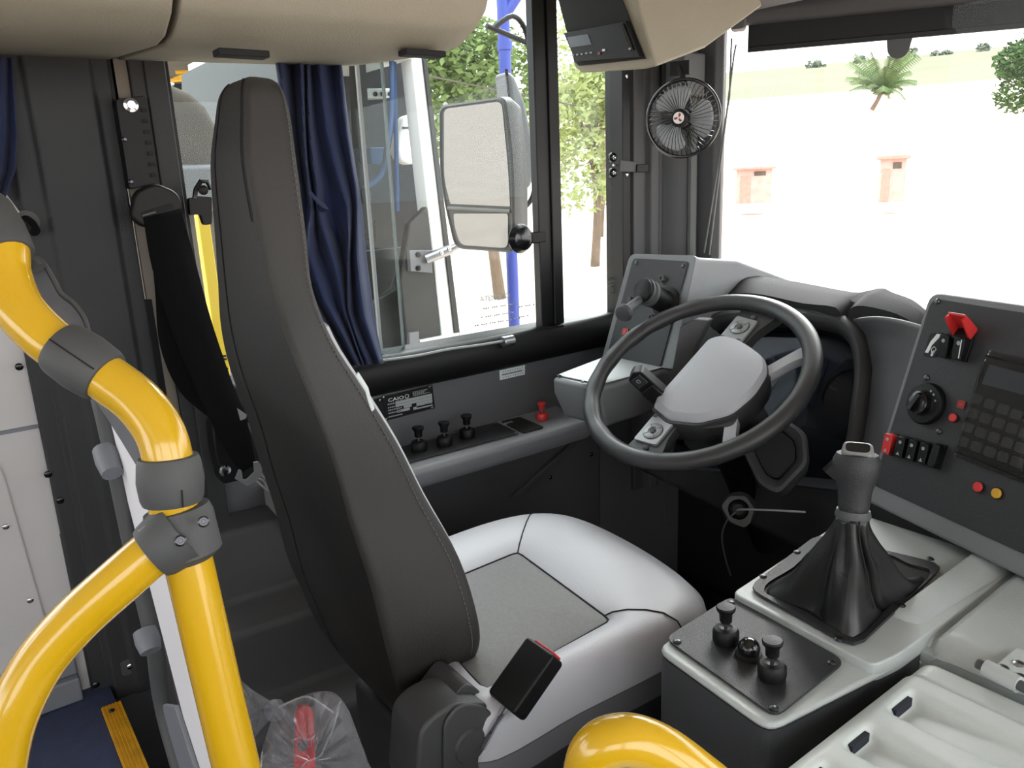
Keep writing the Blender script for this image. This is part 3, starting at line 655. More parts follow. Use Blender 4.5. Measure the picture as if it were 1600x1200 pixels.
mk('cloth', surf(cur2, 20, 20), 'curtain', ct2, solid=.002)
mk('strap', tube([ux(a, b, .04) for a, b in ((4, 305), (14, 318), (26, 334))], [(.003, .008)] * 3, 8), 'paper', ct2)
hk = T('curtain_hook', 'dark knob on a round grey base holding the curtain strap', 'hook', ux(42, 350, .02))
hf = Fr(ux(40, 347, .012), (0, 1, 0), (0, 0, 1), (1, 0, 0))
mk('base', lathe([(.024, -.01), (.024, .004), (.018, .012), (.010, .012)], hf, 20), 'rubber_grey', hk)
mk('knob', tube([ux(38, 344, .03), ux(46, 352, .04), ux(55, 362, .055)], [.009, .011, .008], 10), 'black', hk)
# curtain cord along the sill with its metal holder
cd = T('drawstring', 'twisted grey cord stretched along the window sill to a metal eye', 'cord', ux(790, 533, .05))
cp = cat([ux(598, 563, .045), ux(650, 556, .047), ux(700, 546, .048), ux(750, 539, .048), ux(786, 533, .048)], 6)
mk('cord', add(tube(cp, .0028, 6), tube([p + V((.0022 * math.cos(i * 1.9), 0, .0022 * math.sin(i * 1.9))) for i, p in enumerate(cat(cp, 5))], .0012, 5)), 'print_grey', cd)
mk('eye', lathe([(.011, -.014), (.0125, -.012), (.0125, .014), (.009, .016), (.009, -.010)], Fr(ux(793, 533, .046), (0, 0, 1), (1, 0, 0)), 18), 'steel', cd)
# ================================================================== side console under the window
sc_ = T('side_console', 'grey moulded ledge under the side window holding the valve knobs', 'console', (.05, .9, .5))
lp = [(.0, .602), (.128, .600), (.140, .597), (.146, .588), (.140, .566), (.120, .545), (.095, .540), (.085, .532), (.0, .522)]
mk('ledge', loft([[V((x, y, z)) for x, z in lp] for y in (.45, .9, 1.04)] + [[V((x * .98, y, z)) for x, z in lp] for y in (1.20,)]), 'ledge', sc_, bev=.004)
mk('lower_panel', add(box(.0, .055, .45, 1.30, .05, .53), ), 'dash_dark', sc_, bev=.01)
mk('rib', slab([(.056, 1.00, .43), (.056, 1.03, .43), (.056, 1.22, .52), (.056, 1.19, .52)], (.012, 0, 0)), 'dash_dark', sc_, bev=.003)
for px, py in ((924, 710), (860, 746)): screw(Fr(ux(px, py, .057), (0, 1, 0), (0, 0, 1), (1, 0, 0)), sc_, .005, 'black_gloss')
pa = [uz(px, py, .6025) for px, py in ((600, 712), (776, 659), (812, 680), (632, 725))]
pf = Fr((.0, .8, .6025), (1, 0, 0), (0, 1, 0))
plp = [pf.uv(*p) for p in ((560, 718), (776, 661), (811, 678), (570, 742))]
mk('valve_plate', prism(plp, 0, .003, pf), 'plate', sc_, bev=.001)
for p in ((773, 664), (806, 677)): screw(Fr(uz(p[0], p[1], .6055)), sc_, .005, 'screw')
mk('tray_edge', add(*[box(-.004, .004, -.02, .02, 0, .003, Fr(uz(px, py, .602))) for px, py in ((790, 663), )]), 'ledge', sc_)
tp = [pf.uv(*p) for p in ((783, 659), (812, 652), (850, 668), (818, 677))]
mk('tray', prism(rpoly(tp, .006), -.0005, .0015, pf), 'black_matte', sc_)
def valve_knob(base, axis, label, r=.0185, red=False, group=None, top=None):
    base = V(base); axis = V(axis).normalized(); a = axis.orthogonal().normalized(); fr = Fr(base, a, axis.cross(a), axis)
    t = T('valve_knob', label, 'knob', base, group)
    m = 'red_soft' if red else 'black'
    mk('collar', lathe([(r, 0), (r * 1.06, r * .3), (r * 1.06, r * .95), (r * .9, r * 1.2), (r * .55, r * 1.32), (r * .35, r * 1.2)], fr, 24), m, t)
    mk('stem', lathe([(r * .14, r * 1.1), (r * .14, r * 1.9)], fr, 10), 'steel', t)
    mk('button', lathe([(r * .42, r * 1.75), (r * .5, r * 1.85), (r * .52, r * 2.5), (r * .74, r * 2.8), (r * .78, r * 3.0), (r * .70, r * 3.12), (r * .2, r * 3.16)], fr, 24), m, t)
    return t
lb = ['rearmost of three black valve knobs on the window ledge, by the backrest', 'middle of the three black valve knobs on the window ledge', 'front one of the three black valve knobs on the window ledge']
for (px, py), l_ in zip(((655, 703), (695, 695), (730, 683)), lb):
    valve_knob(uz(px, py, .6055), (0, .02, 1), l_, .0165, group='valve knobs on the window ledge')
valve_knob(uz(847, 655, .602), (0, 0, 1), 'red parking valve knob alone on the window ledge', .0135, True)

# data plates and sticker on the wall
def wallfr(p): return Fr(p, (0, 1, 0), (0, 0, 1), (1, 0, 0))
np_ = T('data_plate', 'black maker plate with printed fields riveted under the side window', 'plate', ux(638, 630, .002))
F0 = wallfr((.001, 0, 0))
C4 = [F0.uv(*p) for p in ((596, 620), (675, 601), (679, 637), (603, 657))]
mk('plate', prism(C4, 0, .002, F0), 'black', np_)
(xa, za), (xb, zb) = C4[3], C4[1]; W_, H_ = C4[2][0] - C4[3][0], C4[0][1] - C4[3][1]
G = Fr((.0032, xa, za), (0, 1, 0), (0, 0, 1), (1, 0, 0))
textmesh('CAIO', H_ * .20, G.at(W_ * .06, H_ * .74), 'white', np_, wscale=1.5)
mk('emblem', lathe([(H_ * .10, 0), (H_ * .10, .0006), (H_ * .06, .0006), (H_ * .06, 0)], G.at(W_ * .44, H_ * .81), 16), 'print_grey', np_)
for a0, a1, b0_, b1_ in ((.2, .95, .58, .70), (.2, .95, .46, .57), (.36, .52, .35, .45), (.62, .95, .35, .45), (.22, .48, .22, .33), (.55, .95, .18, .30), (.62, .95, .24, .34)):
    mk('field', box(W_ * a0, W_ * a1, H_ * b0_, H_ * b1_, 0, .0004, G), 'print_grey', np_)
for k in range(4): mk('print_line', add(*[box(W_ * (.56 + .04 * j), W_ * (.59 + .04 * j), H_ * (.76 + .05 * k), H_ * (.785 + .05 * k), 0, .0004, G) for j in range(9 - (k * 3) % 4)]), 'print_grey', np_)
for b in (.62, .48, .37, .25, .10): mk('print_line', add(*[box(W_ * (.05 + .035 * j), W_ * (.075 + .035 * j), H_ * b, H_ * (b + .05), 0, .0004, G) for j in range(4 if b > .4 else 8)]), 'print_grey', np_)
for px, py in ((600, 620), (672, 604), (676, 637), (604, 655)): screw(Fr(ux(px, py, .003), (0, 1, 0), (0, 0, 1), (1, 0, 0)), np_, .004, 'chrome', 'rivet')
n2 = T('data_plate', 'second black data plate half hidden behind the backrest edge', 'plate', ux(590, 640, .002))
mk('plate', prism([F0.uv(*p) for p in ((545, 634), (595, 621), (602, 656), (552, 670))], 0, .002, F0), 'black', n2); screw(Fr(ux(594, 625, .003), (0, 1, 0), (0, 0, 1), (1, 0, 0)), n2, .004, 'chrome', 'rivet')
stk = T('wall_sticker', 'small pale sticker with rows of tiny arrows under the window', 'sticker', ux(800, 582, .001))
C4 = [F0.uv(*p) for p in ((780, 579), (820, 570), (820, 585), (781, 594))]; mk('sheet', prism(C4, 0, .0006, F0), 'paper', stk)
(xa, za) = C4[3]; W2, H2 = C4[2][0] - xa, C4[0][1] - za; G = Fr((.0018, xa, za), (0, 1, (C4[2][1] - za) / W2), (0, 0, 1), (1, 0, 0))
mk('arrows', add(*[prism([(W2 * (.12 + .095 * j), H2 * b), (W2 * (.17 + .095 * j), H2 * (b + .09)), (W2 * (.12 + .095 * j), H2 * (b + .18)), (W2 * (.14 + .095 * j), H2 * (b + .09))], 0, .0003, G) for j in range(9) for b in (.12, .68)]), 'ink', stk, flat=True)
mk('print_line', add(*[box(W2 * (.1 + .05 * j), W2 * (.135 + .05 * j), H2 * .42, H2 * .56, 0, .0003, G) for j in range(16)]), 'rubber_grey', stk)

# ================================================================== tower console left of the wheel
tw = T('switch_tower', 'grey upright switch tower and shelf left of the steering wheel', 'console', (.2, 1.2, .6))
tbl = [uz(*p, .735) for p in ((862, 590), (940, 560))] + [V((.10, 1.30, .735)), V((.34, 1.30, .735)), uz(1040, 577, .735), uz(937, 606, .735)]
low = [V((p.x * .9 + .02, p.y + .03, .64)) for p in tbl]
mid_ = [V((p.x, p.y + .002, .70)) for p in tbl]
mk('shelf', loft([low, mid_, tbl]), 'dash', tw, bev=.010, seg=3)
tt = [V((p.x * .93 + .012, 1.06 + (p.y - 1.045) * .93, .7365)) for p in tbl]
mk('shelf_plate', slab(tt, (0, 0, .002)), 'deck', tw, bev=.004)
for px, py in ((874, 587), (911, 597)): screw(Fr(uz(px, py, .7385)), tw, .005, 'black_gloss')
tf = Fr((.0, 1.262, .730), (1, 0, 0), (0, .088, .245))     # leaning face
if tf.n.dot(CAM - tf.o) < 0: tf.n = -tf.n
fo = rpoly([tf.uv(*p) for p in ((938, 568), (984, 396), (1088, 399), (1052, 577))], [.004, .02, .012, .004], 4)
ring0 = [tf.p(a, b, 0) for a, b in fo]; ring1 = [tf.p(a, b, -.02) for a, b in fo]
cx = sum(p.x for p in ring0) / len(ring0)
ring2 = [V((p.x + .02, p.y + .12, .70 + (p.z - .70) * .93)) for p in ring0]; ring3 = [V((p.x + .07, p.y + .26, .70 + (p.z - .70) * .72)) for p in ring0]
mk('tower_body', loft([ring0, ring1, ring2, ring3]), 'dash', tw, bev=.006)
fi = rpoly([tf.uv(*p) for p in ((948, 562), (991, 404), (1077, 409), (1033, 574))], [.004, .01, .008, .008], 3)
mk('face_plate', prism(fi, .0015, .004, tf), 'plate', tw, bev=.001)
for px, py in ((996, 411), (1069, 416)): screw(tf.at(*tf.uv(px, py), .004), tw, .005, 'screw')
for px, py, r_ in ((1039, 437, .008), (1022, 497, .007)):
    mk('lock_barrel', lathe([(r_, 0), (r_, .008), (r_ * .8, .010), (r_ * .55, .010), (r_ * .5, .007)], tf.at(*tf.uv(px, py), .004), 18), 'rubber_grey', tw)
mk('push_button', lathe([(.008, 0), (.008, .006), (.006, .009)], tf.at(*tf.uv(988, 470), .004), 18), 'rubber_grey', tw)
for px in (980, 995): 
    L_ = mk('indicator_light', prism(rrect(.018 if px < 990 else .012, .016, .002, 2, *tf.uv(px, 519)), .004, .008, tf), 'red_dark', tw)
    mk('lens', prism(rrect(.008, .010, .001, 2, *tf.uv(px, 519)), .008, .0092, tf), 'red', L_)
hb = T('brake_lever', 'black hand brake valve with stubby lever on the switch tower', 'lever', tf.p(*tf.uv(1045, 475), .004))
bF = tf.at(*tf.uv(1043, 474), .004)
bF = Fr(bF.o, bF.u, bF.v, (bF.n + bF.v * .12).normalized())
mk('valve_body', lathe([(.036, 0), (.036, .006), (.026, .010), (.026, .050), (.028, .052), (.028, .058)], bF, 26), 'black', hb)
mk('collar', lathe([(.029, .058), (.029, .066), (.026, .068), (.026, .072), (.029, .074), (.029, .080)], bF, 26), 'rubber_grey', hb)
mk('end_cap', lathe([(.027, .079), (.025, .086), (.016, .090), (.004, .091)], bF, 26), 'black', hb)
p0 = bF.p(-.004, -.014, .076); p1 = ud(977, 487, (RM.transposed() @ (bF.p(0, 0, .08) - CAM)).z - .05)
dl = (p1 - p0).normalized()
mk('lever_arm', tube([p0, p0.lerp(p1, .5), p1], [.0085, .0105, .012], 14), 'rubber_grey', hb)
mk('lever_knob', lathe([(.011, -.004), (.018, .000), (.020, .006), (.017, .013), (.008, .016)], Fr(p1, dl.orthogonal(), dl.cross(dl.orthogonal()), dl), 20), 'dash_dark', hb)

# ================================================================== dashboard
db = T('dashboard', 'dark grey moulded dashboard with hooded instrument cluster', 'dashboard', (.6, 1.45, .6))
dp = [(1.30, .40), (1.30, .60), (1.36, .70), (1.42, .78), (1.50, .835), (1.60, .83), (1.68, .80), (1.68, .40)]
mk('body', loft([[V((x, y + dy, z)) for y, z in dp] for x, dy in ((.06, .10), (.30, .06), (.55, .02), (.80, -.02), (1.1, -.06), (1.8, -.06))]), 'dash_dark', db, bev=.02, seg=3)
bk_ = [(1118, 462), (1140, 441), (1160, 426), (1186, 431), (1250, 441), (1330, 456), (1352, 455), (1378, 450), (1395, 457), (1425, 468), (1446, 484)]
fr_ = [(1116, 474), (1135, 462), (1165, 458), (1200, 462), (1255, 474), (1305, 480), (1318, 500), (1328, 482), (1350, 478), (1400, 490), (1440, 512)]
Yb = [1.50, 1.51, 1.52, 1.52, 1.52, 1.50, 1.49, 1.48, 1.46, 1.43, 1.38]; Yf = [1.44, 1.43, 1.42, 1.42, 1.41, 1.40, 1.41, 1.41, 1.41, 1.38, 1.34]
B_ = cat([uy(*p, y) for p, y in zip(bk_, Yb)], 3); Fq = cat([uy(*p, y) for p, y in zip(fr_, Yf)], 3)
mk('hood', loft([[p - V((0, 0, .035)) for p in Fq], Fq, [a.lerp(b, .5) + V((0, 0, .006)) for a, b in zip(Fq, B_)], B_, [p - V((0, -.02, .06)) for p in B_]], closed=False), 'hood', db, ang=40)
# instrument bezel and face
cf_ = Fr((.58, 1.36, .76), (1, 0, 0), (0, .55, .83))
if cf_.n.dot(CAM - cf_.o) < 0: cf_.n = -cf_.n
bez = [(1040, 690), (1052, 610), (1082, 540), (1128, 502), (1230, 497), (1306, 505), (1342, 530), (1353, 580), (1347, 645), (1336, 705), (1300, 745)]
bp_ = cat([cf_.p(*cf_.uv(*p)) for p in bez], 5)
mk('bezel', tube(bp_, [(.028, .019)] * len(bp_), 14, flat=cf_.n), 'dash_dark', db)
mk('bezel_liner', tube([p.lerp(cf_.p(*cf_.uv(1200, 610)), .055) - cf_.n * .02 for p in bp_], [(.024, .010)] * len(bp_), 10, flat=cf_.n), 'black', db)
rec = [cf_.uv(*p) for p in ((1040, 720), (1060, 560), (1120, 500), (1300, 500), (1345, 540), (1345, 640), (1320, 745))]
mk('gauge_face', prism(rec, -.05, -.045, cf_), 'gauge', db)
mk('lower_fascia', prism([cf_.uv(*p) for p in ((1180, 745), (1240, 655), (1338, 690), (1315, 760))], -.043, -.030, cf_), 'gauge_panel', db, bev=.004)
mk('warning_strip', prism([cf_.uv(*p, -.045) for p in ((1282, 560), (1296, 563), (1272, 634), (1255, 630))], -.045, -.043, cf_), 'gauge_panel', db)
dc = cf_.at(*cf_.uv(1330, 618, -.044), -.044)
mk('dial_ring', lathe([(.056, 0), (.056, .004), (.052, .004), (.052, 0)], dc, 40), 'black_gloss', db)
mk('dial_marks', add(*[box(.042, .049 if k % 2 else .046, -.0008, .0008, .001, .002, dc.rot(math.radians(60 + 12 * k))) for k in range(20)]), 'print_grey', db)
mk('dial_needle', box(-.045, .01, -.0008, .0008, .003, .004, dc.rot(math.radians(-8))), 'print_grey', db)
dc2 = cf_.at(*cf_.uv(1180, 590, -.044), -.044)
mk('dial_ring', lathe([(.056, 0), (.056, .004), (.052, .004), (.052, 0)], dc2, 40), 'black_gloss', db)
mk('gauge_cover', prism(rec, -.026, -.025, cf_), 'gauge_glass', db)
# vent strip and flank right of the cluster
mk('vent_panel', slab([ux(1045, 600, .36), ux(1062, 510, .36), ux(1085, 498, .37), ux(1108, 500, .38), ux(1085, 545, .38), ux(1070, 640, .38)], (-.01, .03, 0)), 'trim_dark', db, bev=.004)

# right control panel frame
ang = math.radians(18); pu = V((math.cos(ang), -math.sin(ang), 0)); P0 = uy(1362, 756, 1.12)
pv = hit(1452, 455, P0, pu) - P0
pn = pu.cross(pv).normalized(); PF = Fr(P0, pu, pv)
if PF.n.dot(CAM - PF.o) < 0: PF.n = -PF.n
PH = pv.length
def fl(a, b):
    i = b * (len(RR) - 1); k = min(int(i), len(RR) - 2); q0 = RR[k].lerp(RR[k + 1], i - k)
    j = LL[k].lerp(LL[k + 1], i - k); p = j.lerp(q0, a); bulge = math.sin(math.pi * a) * (.012 * (1 - b) + .004)
    return p + V((-.1, -.55, .8)).normalized() * bulge
LL = [cf_.p(*cf_.uv(*p)) for p in ((1328, 500), (1350, 522), (1362, 575), (1356, 645), (1345, 700), (1325, 745))]
RR = [PF.p(*PF.uv(*p), -.012) for p in ((1450, 512), (1440, 545), (1425, 585), (1405, 650), (1385, 715), (1372, 765))]
mk('flank', surf(fl, 14, 20), 'trim_dark', db, solid=.004)

cp_ = T('control_panel', 'black control panel in a grey frame right of the wheel', 'panel', P0)
fw_ = .44
fout = rpoly([(-.006, -.030), (fw_, -.030), (fw_, PH), (0, PH)], [.008, .01, .02, .02], 4)
mk('frame', loft([[PF.p(a, b, -.10) for a, b in fout], [PF.p(a, b, 0) for a, b in fout]]), 'dash', cp_, bev=.008, seg=3)
fin = rpoly([(.006, .0), (fw_ - .01, .0), (fw_ - .01, PH - .012), (.010, PH - .010)], [.006, .01, .02, .016], 4)
mk('face_plate', prism(fin, .0005, .003, PF), 'plate', cp_, bev=.001)
E0 = .003
def pat(px, py): return PF.uv(px, py, E0)
def prect(c, w, h, r=.002): return rrect(w, h, r, 2, c[0], c[1])
def pquad(ps): return [pat(*p) for p in ps]
for px, py in ((1465, 471), (1448, 590), (1467, 674), (1372, 731)): screw(PF.at(*pat(px, py), E0), cp_, .0045, 'screw')
# graphic plate with a white horn symbol
gp = mk('symbol_plate', prism(rpoly(pquad(((1455, 521), (1475, 520), (1463, 558), (1444, 556))), .002, 2), E0, E0 + .002, PF), 'black', cp_)
mk('symbol', add(prism(pquad(((1466, 522), (1474, 523), (1458, 540), (1452, 552), (1447, 551), (1456, 534))), E0 + .002, E0 + .0026, PF), tube([PF.p(*pat(*p), E0 + .0026) for p in ((1458, 552), (1457, 546), (1462, 542), (1465, 546), (1460, 553), (1457, 555), (1461, 548))], .0007, 5), ball(PF.p(*pat(1458, 555), E0 + .002), .0022, 8, 6)), 'white', gp, flat=True)
def rocker(px, py, w, h, label, group, m='black', tilt=.18):
    c = pat(px, py); fr = PF.at(c[0], c[1], E0)
    t = T('rocker_switch', label, 'switch', fr.o, group)
    mk('bezel', prism(rrect(w, h, .002, 2), 0, .004, fr), 'black', t, bev=.001)
    kf = Fr(fr.p(0, 0, .003), fr.u, fr.v + fr.n * tilt, None); kf.n = (fr.n - fr.v * tilt).normalized()
    mk('paddle', prism(rrect(w * .86, h * .9, .0015, 2), -.002, .011, kf), m, t, bev=.0015)
    mk('symbol', prism(circle(w * .16, 10, 0, h * .22), .011, .0114, kf), 'print_grey', t, flat=True)
    return t, kf
rocker(1484, 541, .018, .036, 'plain black rocker switch left of the red guard', 'rocker switches')
t, kf = rocker(1508, 545, .020, .036, 'black rocker switch beneath the raised red guard', 'rocker switches')
mk('white_line', box(.0035, .0047, -.013, .013, .011, .0116, kf), 'white', t)
sgd = T('switch_guard', 'raised red flip-up guard over a rocker switch', 'guard', PF.p(*pat(1512, 515), E0))
gF = Fr(PF.p(*pat(1508, 524), E0 + .004), PF.u, PF.n * .9 + PF.v * .45); 
gn = gF.n if gF.n.dot(PF.v) > 0 else -gF.n; gF.n = gn
mk('lid', box(-.013, .015, 0, .034, .010, .014, gF), 'red_soft', sgd, bev=.0015)
mk('cheek', prism(rpoly([(0, -.006), (.034, .004), (.030, .013), (0, .013)], .003, 2), -.0015, .0015, Fr(gF.p(.0145, 0, 0), gF.v, gF.n)), 'red_soft', sgd)
mk('cheek', prism(rpoly([(0, -.006), (.034, .004), (.030, .013), (0, .013)], .003, 2), -.0015, .0015, Fr(gF.p(-.0125, 0, 0), gF.v, gF.n)), 'red_soft', sgd)
mk('hinge_block', box(-.012, .015, -.008, .004, -.010, .008, gF), 'black', sgd, bev=.002)
# rotary light switch
rs = T('rotary_switch', 'black round rotary light switch on the control panel', 'switch', PF.p(*pat(1449, 631), E0))
rF_ = PF.at(*pat(1449, 631), E0)
mk('dial', lathe([(.031, 0), (.031, .006), (.029, .009), (.019, .010), (.018, .012)], rF_, 36), 'black', rs)
mk('knob', lathe([(.0175, .009), (.0165, .020), (.012, .022)], rF_, 28), 'black_gloss', rs)
mk('grip', prism(rrect(.007, .029, .003, 3), .020, .029, rF_.rot(-.35)), 'black_gloss', rs, bev=.001)
mk('marks', add(*[prism(circle(.0016, 8, .0215 * math.cos(t), .0215 * math.sin(t)), .0095, .0102, rF_) for t in (1.2, .85, .4, 3.4, 3.8)]), 'print_grey', rs, flat=True)
t = T('indicator_lamp', 'dark red square indicator lamp beside the rotary switch', 'lamp', PF.p(*pat(1503, 632), E0)); mk('lens', prism(prect(pat(1503, 632), .012, .011), E0, E0 + .002, PF), 'red_dark', t); mk('glyph', prism(prect(pat(1503, 632), .006, .003, .0005), E0 + .002, E0 + .0023, PF), 'red', t, flat=True)
def button(px, py, m, label, r=.0062):
    fr = PF.at(*pat(px, py), E0); t = T('push_button', label, 'button', fr.o, 'round buttons')
    mk('ring', lathe([(r * 1.15, 0), (r * 1.15, .0015), (r * 1.0, .0018)], fr, 20), 'black', t); mk('cap', lathe([(r, .0008), (r, .0035), (r * .8, .0045), (r * .2, .0046)], fr, 20), m, t)
button(1491, 653, 'red_soft', 'round red button just below the red square lamp')
button(1530, 761, 'red_soft', 'round red button low on the panel beside a yellow one', .0068)
button(1559, 771, 'amber', 'round yellow button at the bottom of the panel', .0068)
# hazard rocker group
hzf = PF.at(*pat(1437, 702), E0)
hz = [('red hazard rocker switch with a triangle mark', 1396, 694, 'red_soft'), ('black rocker switch with a washer mark next to the hazard switch', 1416, 699, 'black'), ('black rocker switch with a square mark, second from the hazard switch', 1434, 704, 'black'), ('plain black rocker blank at the right of the row', 1452, 709, 'black')]
for l_, px, py, m in hz: 
    t, kf = rocker(px, py, .0165, .034, l_, 'row of rocker switches', m, .10)
    mk('mark', prism([(-.003, -.012), (.003, -.012), (0, -.007)], .011, .0114, kf), 'print_grey', t, flat=True)
t = T('switch_blank', 'wide black switch blank ending the row of rockers', 'switch', PF.p(*pat(1466, 714), E0)); mk('block', prism(prect(pat(1468, 713), .012, .034), E0, E0 + .013, PF), 'black', t, bev=.003); mk('base', prism(prect(pat(1468, 713), .016, .037), E0, E0 + .003, PF), 'black', t)
# keypad under plastic film
kp = T('keypad_unit', 'dark keypad unit wrapped in clear plastic film on the panel', 'keypad', PF.p(*pat(1570, 650), E0))
kb = pquad(((1548, 556), (1640, 580), (1612, 752), (1500, 708)))
mk('body', prism(kb, E0, E0 + .014, PF), 'black', kp, bev=.003)
ku = PF.at(*pat(1512, 700), E0 + .014)
su = V((kb[2][0] - kb[3][0], kb[2][1] - kb[3][1])).normalized()
for r_ in range(4):
    for c_ in range(5):
        a, b = pat(1518 + c_ * 21 + r_ * 7, 692 + c_ * 8 - r_ * 22); mk('key', prism(rrect(.016, .013, .003, 2, a, b), E0 + .014, E0 + .0175, PF), 'dash_dark', kp, bev=.001)
mk('display', prism(pquad(((1558, 572), (1640, 594), (1634, 625), (1546, 602))), E0 + .014, E0 + .015, PF), 'gauge', kp)
rnd = random.Random(4); kx = [pat(1550, 548), pat(1650, 572), pat(1618, 762), pat(1494, 714)]
def film(a, b):
    p = V(kx[3]).lerp(V(kx[2]), a).lerp(V(kx[0]).lerp(V(kx[1]), a), b); e = min(a, b, 1 - a, 1 - b)
    return PF.p(p.x, p.y, E0 + .004 + .018 * min(1, e * 9) + .0008 * math.sin(a * 19 + 4 * math.sin(b * 11)) * math.sin(b * 14 + 3 * a))
mk('plastic_film', surf(film, 36, 36), 'cover_film', kp)
# ================================================================== steering wheel
WO = V((.495, 1.138, .776)); wn = V((.061, -.545, .836)).normalized()
WF = Fr(WO, (1, 0, 0), (0, .84, .54)); WF.n = wn; WF.u = (V((1, 0, 0)) - V((1, 0, 0)).dot(wn) * wn).normalized(); WF.v = wn.cross(WF.u)
sw = T('steering_wheel', 'black bus steering wheel with grey centre pad and button pods', 'wheel', WO)
RR_ = .213
rim = []
for k in range(96):
    t = 2 * math.pi * k / 96; rim.append(WF.p(RR_ * math.cos(t), RR_ * math.sin(t), 0))
rimr = []
for k in range(96):
    d = math.degrees(2 * math.pi * k / 96); g = 1.0
    if 110 < d < 250: g = 1 + .05 * math.sin(math.radians(d * 18))
    rimr.append((.0155 * g, .0175 * g))
mk('rim', tube(rim, rimr, 14, closed=True, flat=wn), 'wheel', sw)
pad = rpoly([(-.034, -.108), (.020, -.126), (.080, -.112), (.128, -.072), (.142, -.015), (.136, .040), (.112, .074), (.070, .092), (.035, .104), (-.008, .106), (-.030, .090)], [.008, .012, .012, .015, .02, .015, .012, .012, .012, .012, .012], 3)
mk('hub_base', loft([[WF.p(a * .55 + .02, b * .6, -.085) for a, b in pad], [WF.p(a * .96, b * .96, -.045) for a, b in pad], [WF.p(a, b, -.014) for a, b in pad], [WF.p(a * .97, b * .97 + .002, -.001) for a, b in pad]]), 'wheel', sw)
mk('centre_pad', loft([[WF.p(a * .96, b * .95 + .005, -.003) for a, b in pad], [WF.p(a * .955, b * .94 + .006, .002) for a, b in pad], [WF.p(a * .90 + .002, b * .88 + .009, .012) for a, b in pad], [WF.p(a * .55 + .01, b * .6, .018) for a, b in pad]]), 'hub_pad', sw, ang=22)
for px, py in ((1118, 545), (1038, 627)):
    pass
mk('pad_notch', prism(rpoly([(.075, -.110), (.135, -.080), (.128, -.045), (.075, -.060)], .012, 3), -.03, -.006, WF), 'wheel', sw, bev=.004)
for sgn in (1, -1):
    sp = rpoly([(-.026, .075 * sgn), (.034, .075 * sgn), (.040, .150 * sgn), (.060, .204 * sgn), (-.030, .210 * sgn), (-.022, .150 * sgn)], .008, 3)
    mk('spoke', loft([[WF.p(a, b, -.030) for a, b in sp], [WF.p(a, b, -.008) for a, b in sp]]), 'wheel', sw, bev=.004)
    pd = rpoly([(-.022, .106 * sgn), (.030, .108 * sgn), (.030, .172 * sgn), (-.022, .176 * sgn)], .006, 3)
    pod = mk('button_pod', loft([[WF.p(a, b, -.010) for a, b in pd], [WF.p(a, b, -.003) for a, b in pd]]), 'silver', sw, bev=.002)
    bf_ = WF.at(.004, .146 * sgn, -.003)
    mk('ring_button', lathe([(.0185, 0), (.0185, .002), (.017, .0028), (.0095, .0028), (.009, .001)], bf_, 28), 'silver', pod)
    mk('ring_groove', lathe([(.0198, 0), (.0198, .0004), (.0186, .0004), (.0186, 0)], bf_, 28), 'wheel', pod)
    mk('centre_button', lathe([(.006, .001), (.006, .0035), (.004, .0045)], bf_, 18), 'rubber_grey', pod)
    for t in (.8, 2.4, 4.0, 5.5): mk('button_gap', box(.008, .018, -.0005, .0005, .0028, .0032, bf_.rot(t)), 'wheel', pod)
    mk('round_button', lathe([(.0055, 0), (.0055, .002), (.004, .003)], WF.at(.012, .182 * sgn, -.007), 16), 'rubber_grey', pod)
    for a in (-.016, .022): mk('edge_button', box(a - .004, a + .004, .112 * sgn - .0035, .112 * sgn + .0035, -.003, -.0015, WF), 'rubber_grey', pod)
    s2 = rpoly([(.100, .050 * sgn), (.120, .040 * sgn), (.150, .095 * sgn), (.172, .118 * sgn), (.152, .145 * sgn), (.130, .105 * sgn)], .006, 3)
    mk('spoke', loft([[WF.p(a, b, -.026) for a, b in s2], [WF.p(a, b, -.008) for a, b in s2]]), 'hub_pad', sw, bev=.004)
# column
sc2 = T('steering_column', 'black steering column shroud with cup-shaped opening under the wheel', 'column', WO - wn * .3)
mk('shaft', cyl(WO - wn * .085, WO - wn * .55, .030, 18), 'black', sc2)
mk('shroud', loft([[WF.p(a * 1.0 + .02, b * .8, -.10) for a, b in circle(.060, 24)], [WF.p(a + .02, b, -.13) for a, b in circle(.085, 24)], [WF.p(a + .02, b + .02, -.20) for a, b in circle(.075, 24)], [WF.p(a + .01, b + .04, -.27) for a, b in circle(.06, 24)]]), 'black', sc2)
oc_ = ud(1212, 712, 1.36)
on = (CAM - oc_).normalized(); on = (on + V((.0, -.2, .25))).normalized()
OF = Fr(oc_, on.cross(V((0, 0, 1))) * -1, V((0, 0, 1)), on); OF.v = OF.n.cross(OF.u)
ool = rpoly([OF.uv(*p) for p in ((1164, 700), (1178, 672), (1215, 652), (1252, 678), (1256, 722), (1215, 765), (1188, 750))], .012, 4)
cxo = (sum(a for a, b in ool) / len(ool), sum(b for a, b in ool) / len(ool))
def osc(k, c): return [OF.p(cxo[0] + (a - cxo[0]) * k, cxo[1] + (b - cxo[1]) * k, c) for a, b in ool]
mk('cup_shroud', loft([osc(1.05, -.12), osc(1.18, -.03), osc(1.12, -.004), osc(1.0, .0), osc(.80, -.012), osc(.74, -.02), osc(.70, -.05)]), 'dash_dark', sc2)
mk('cup_hole', loft([osc(.70, -.0195), osc(.70, -.019)]), 'black_matte', sc2)
stf = ud(1016, 606, 1.49); sdir = (ud(1045, 632, 1.50) - stf).normalized()
stk_ = T('stalk_switch', 'black multi-function stalk with square end left of the wheel hub', 'lever', stf)
SF = Fr(stf, sdir, V((.3, -.2, 1))); 
if SF.n.dot(CAM - stf) < 0: SF.n = -SF.n
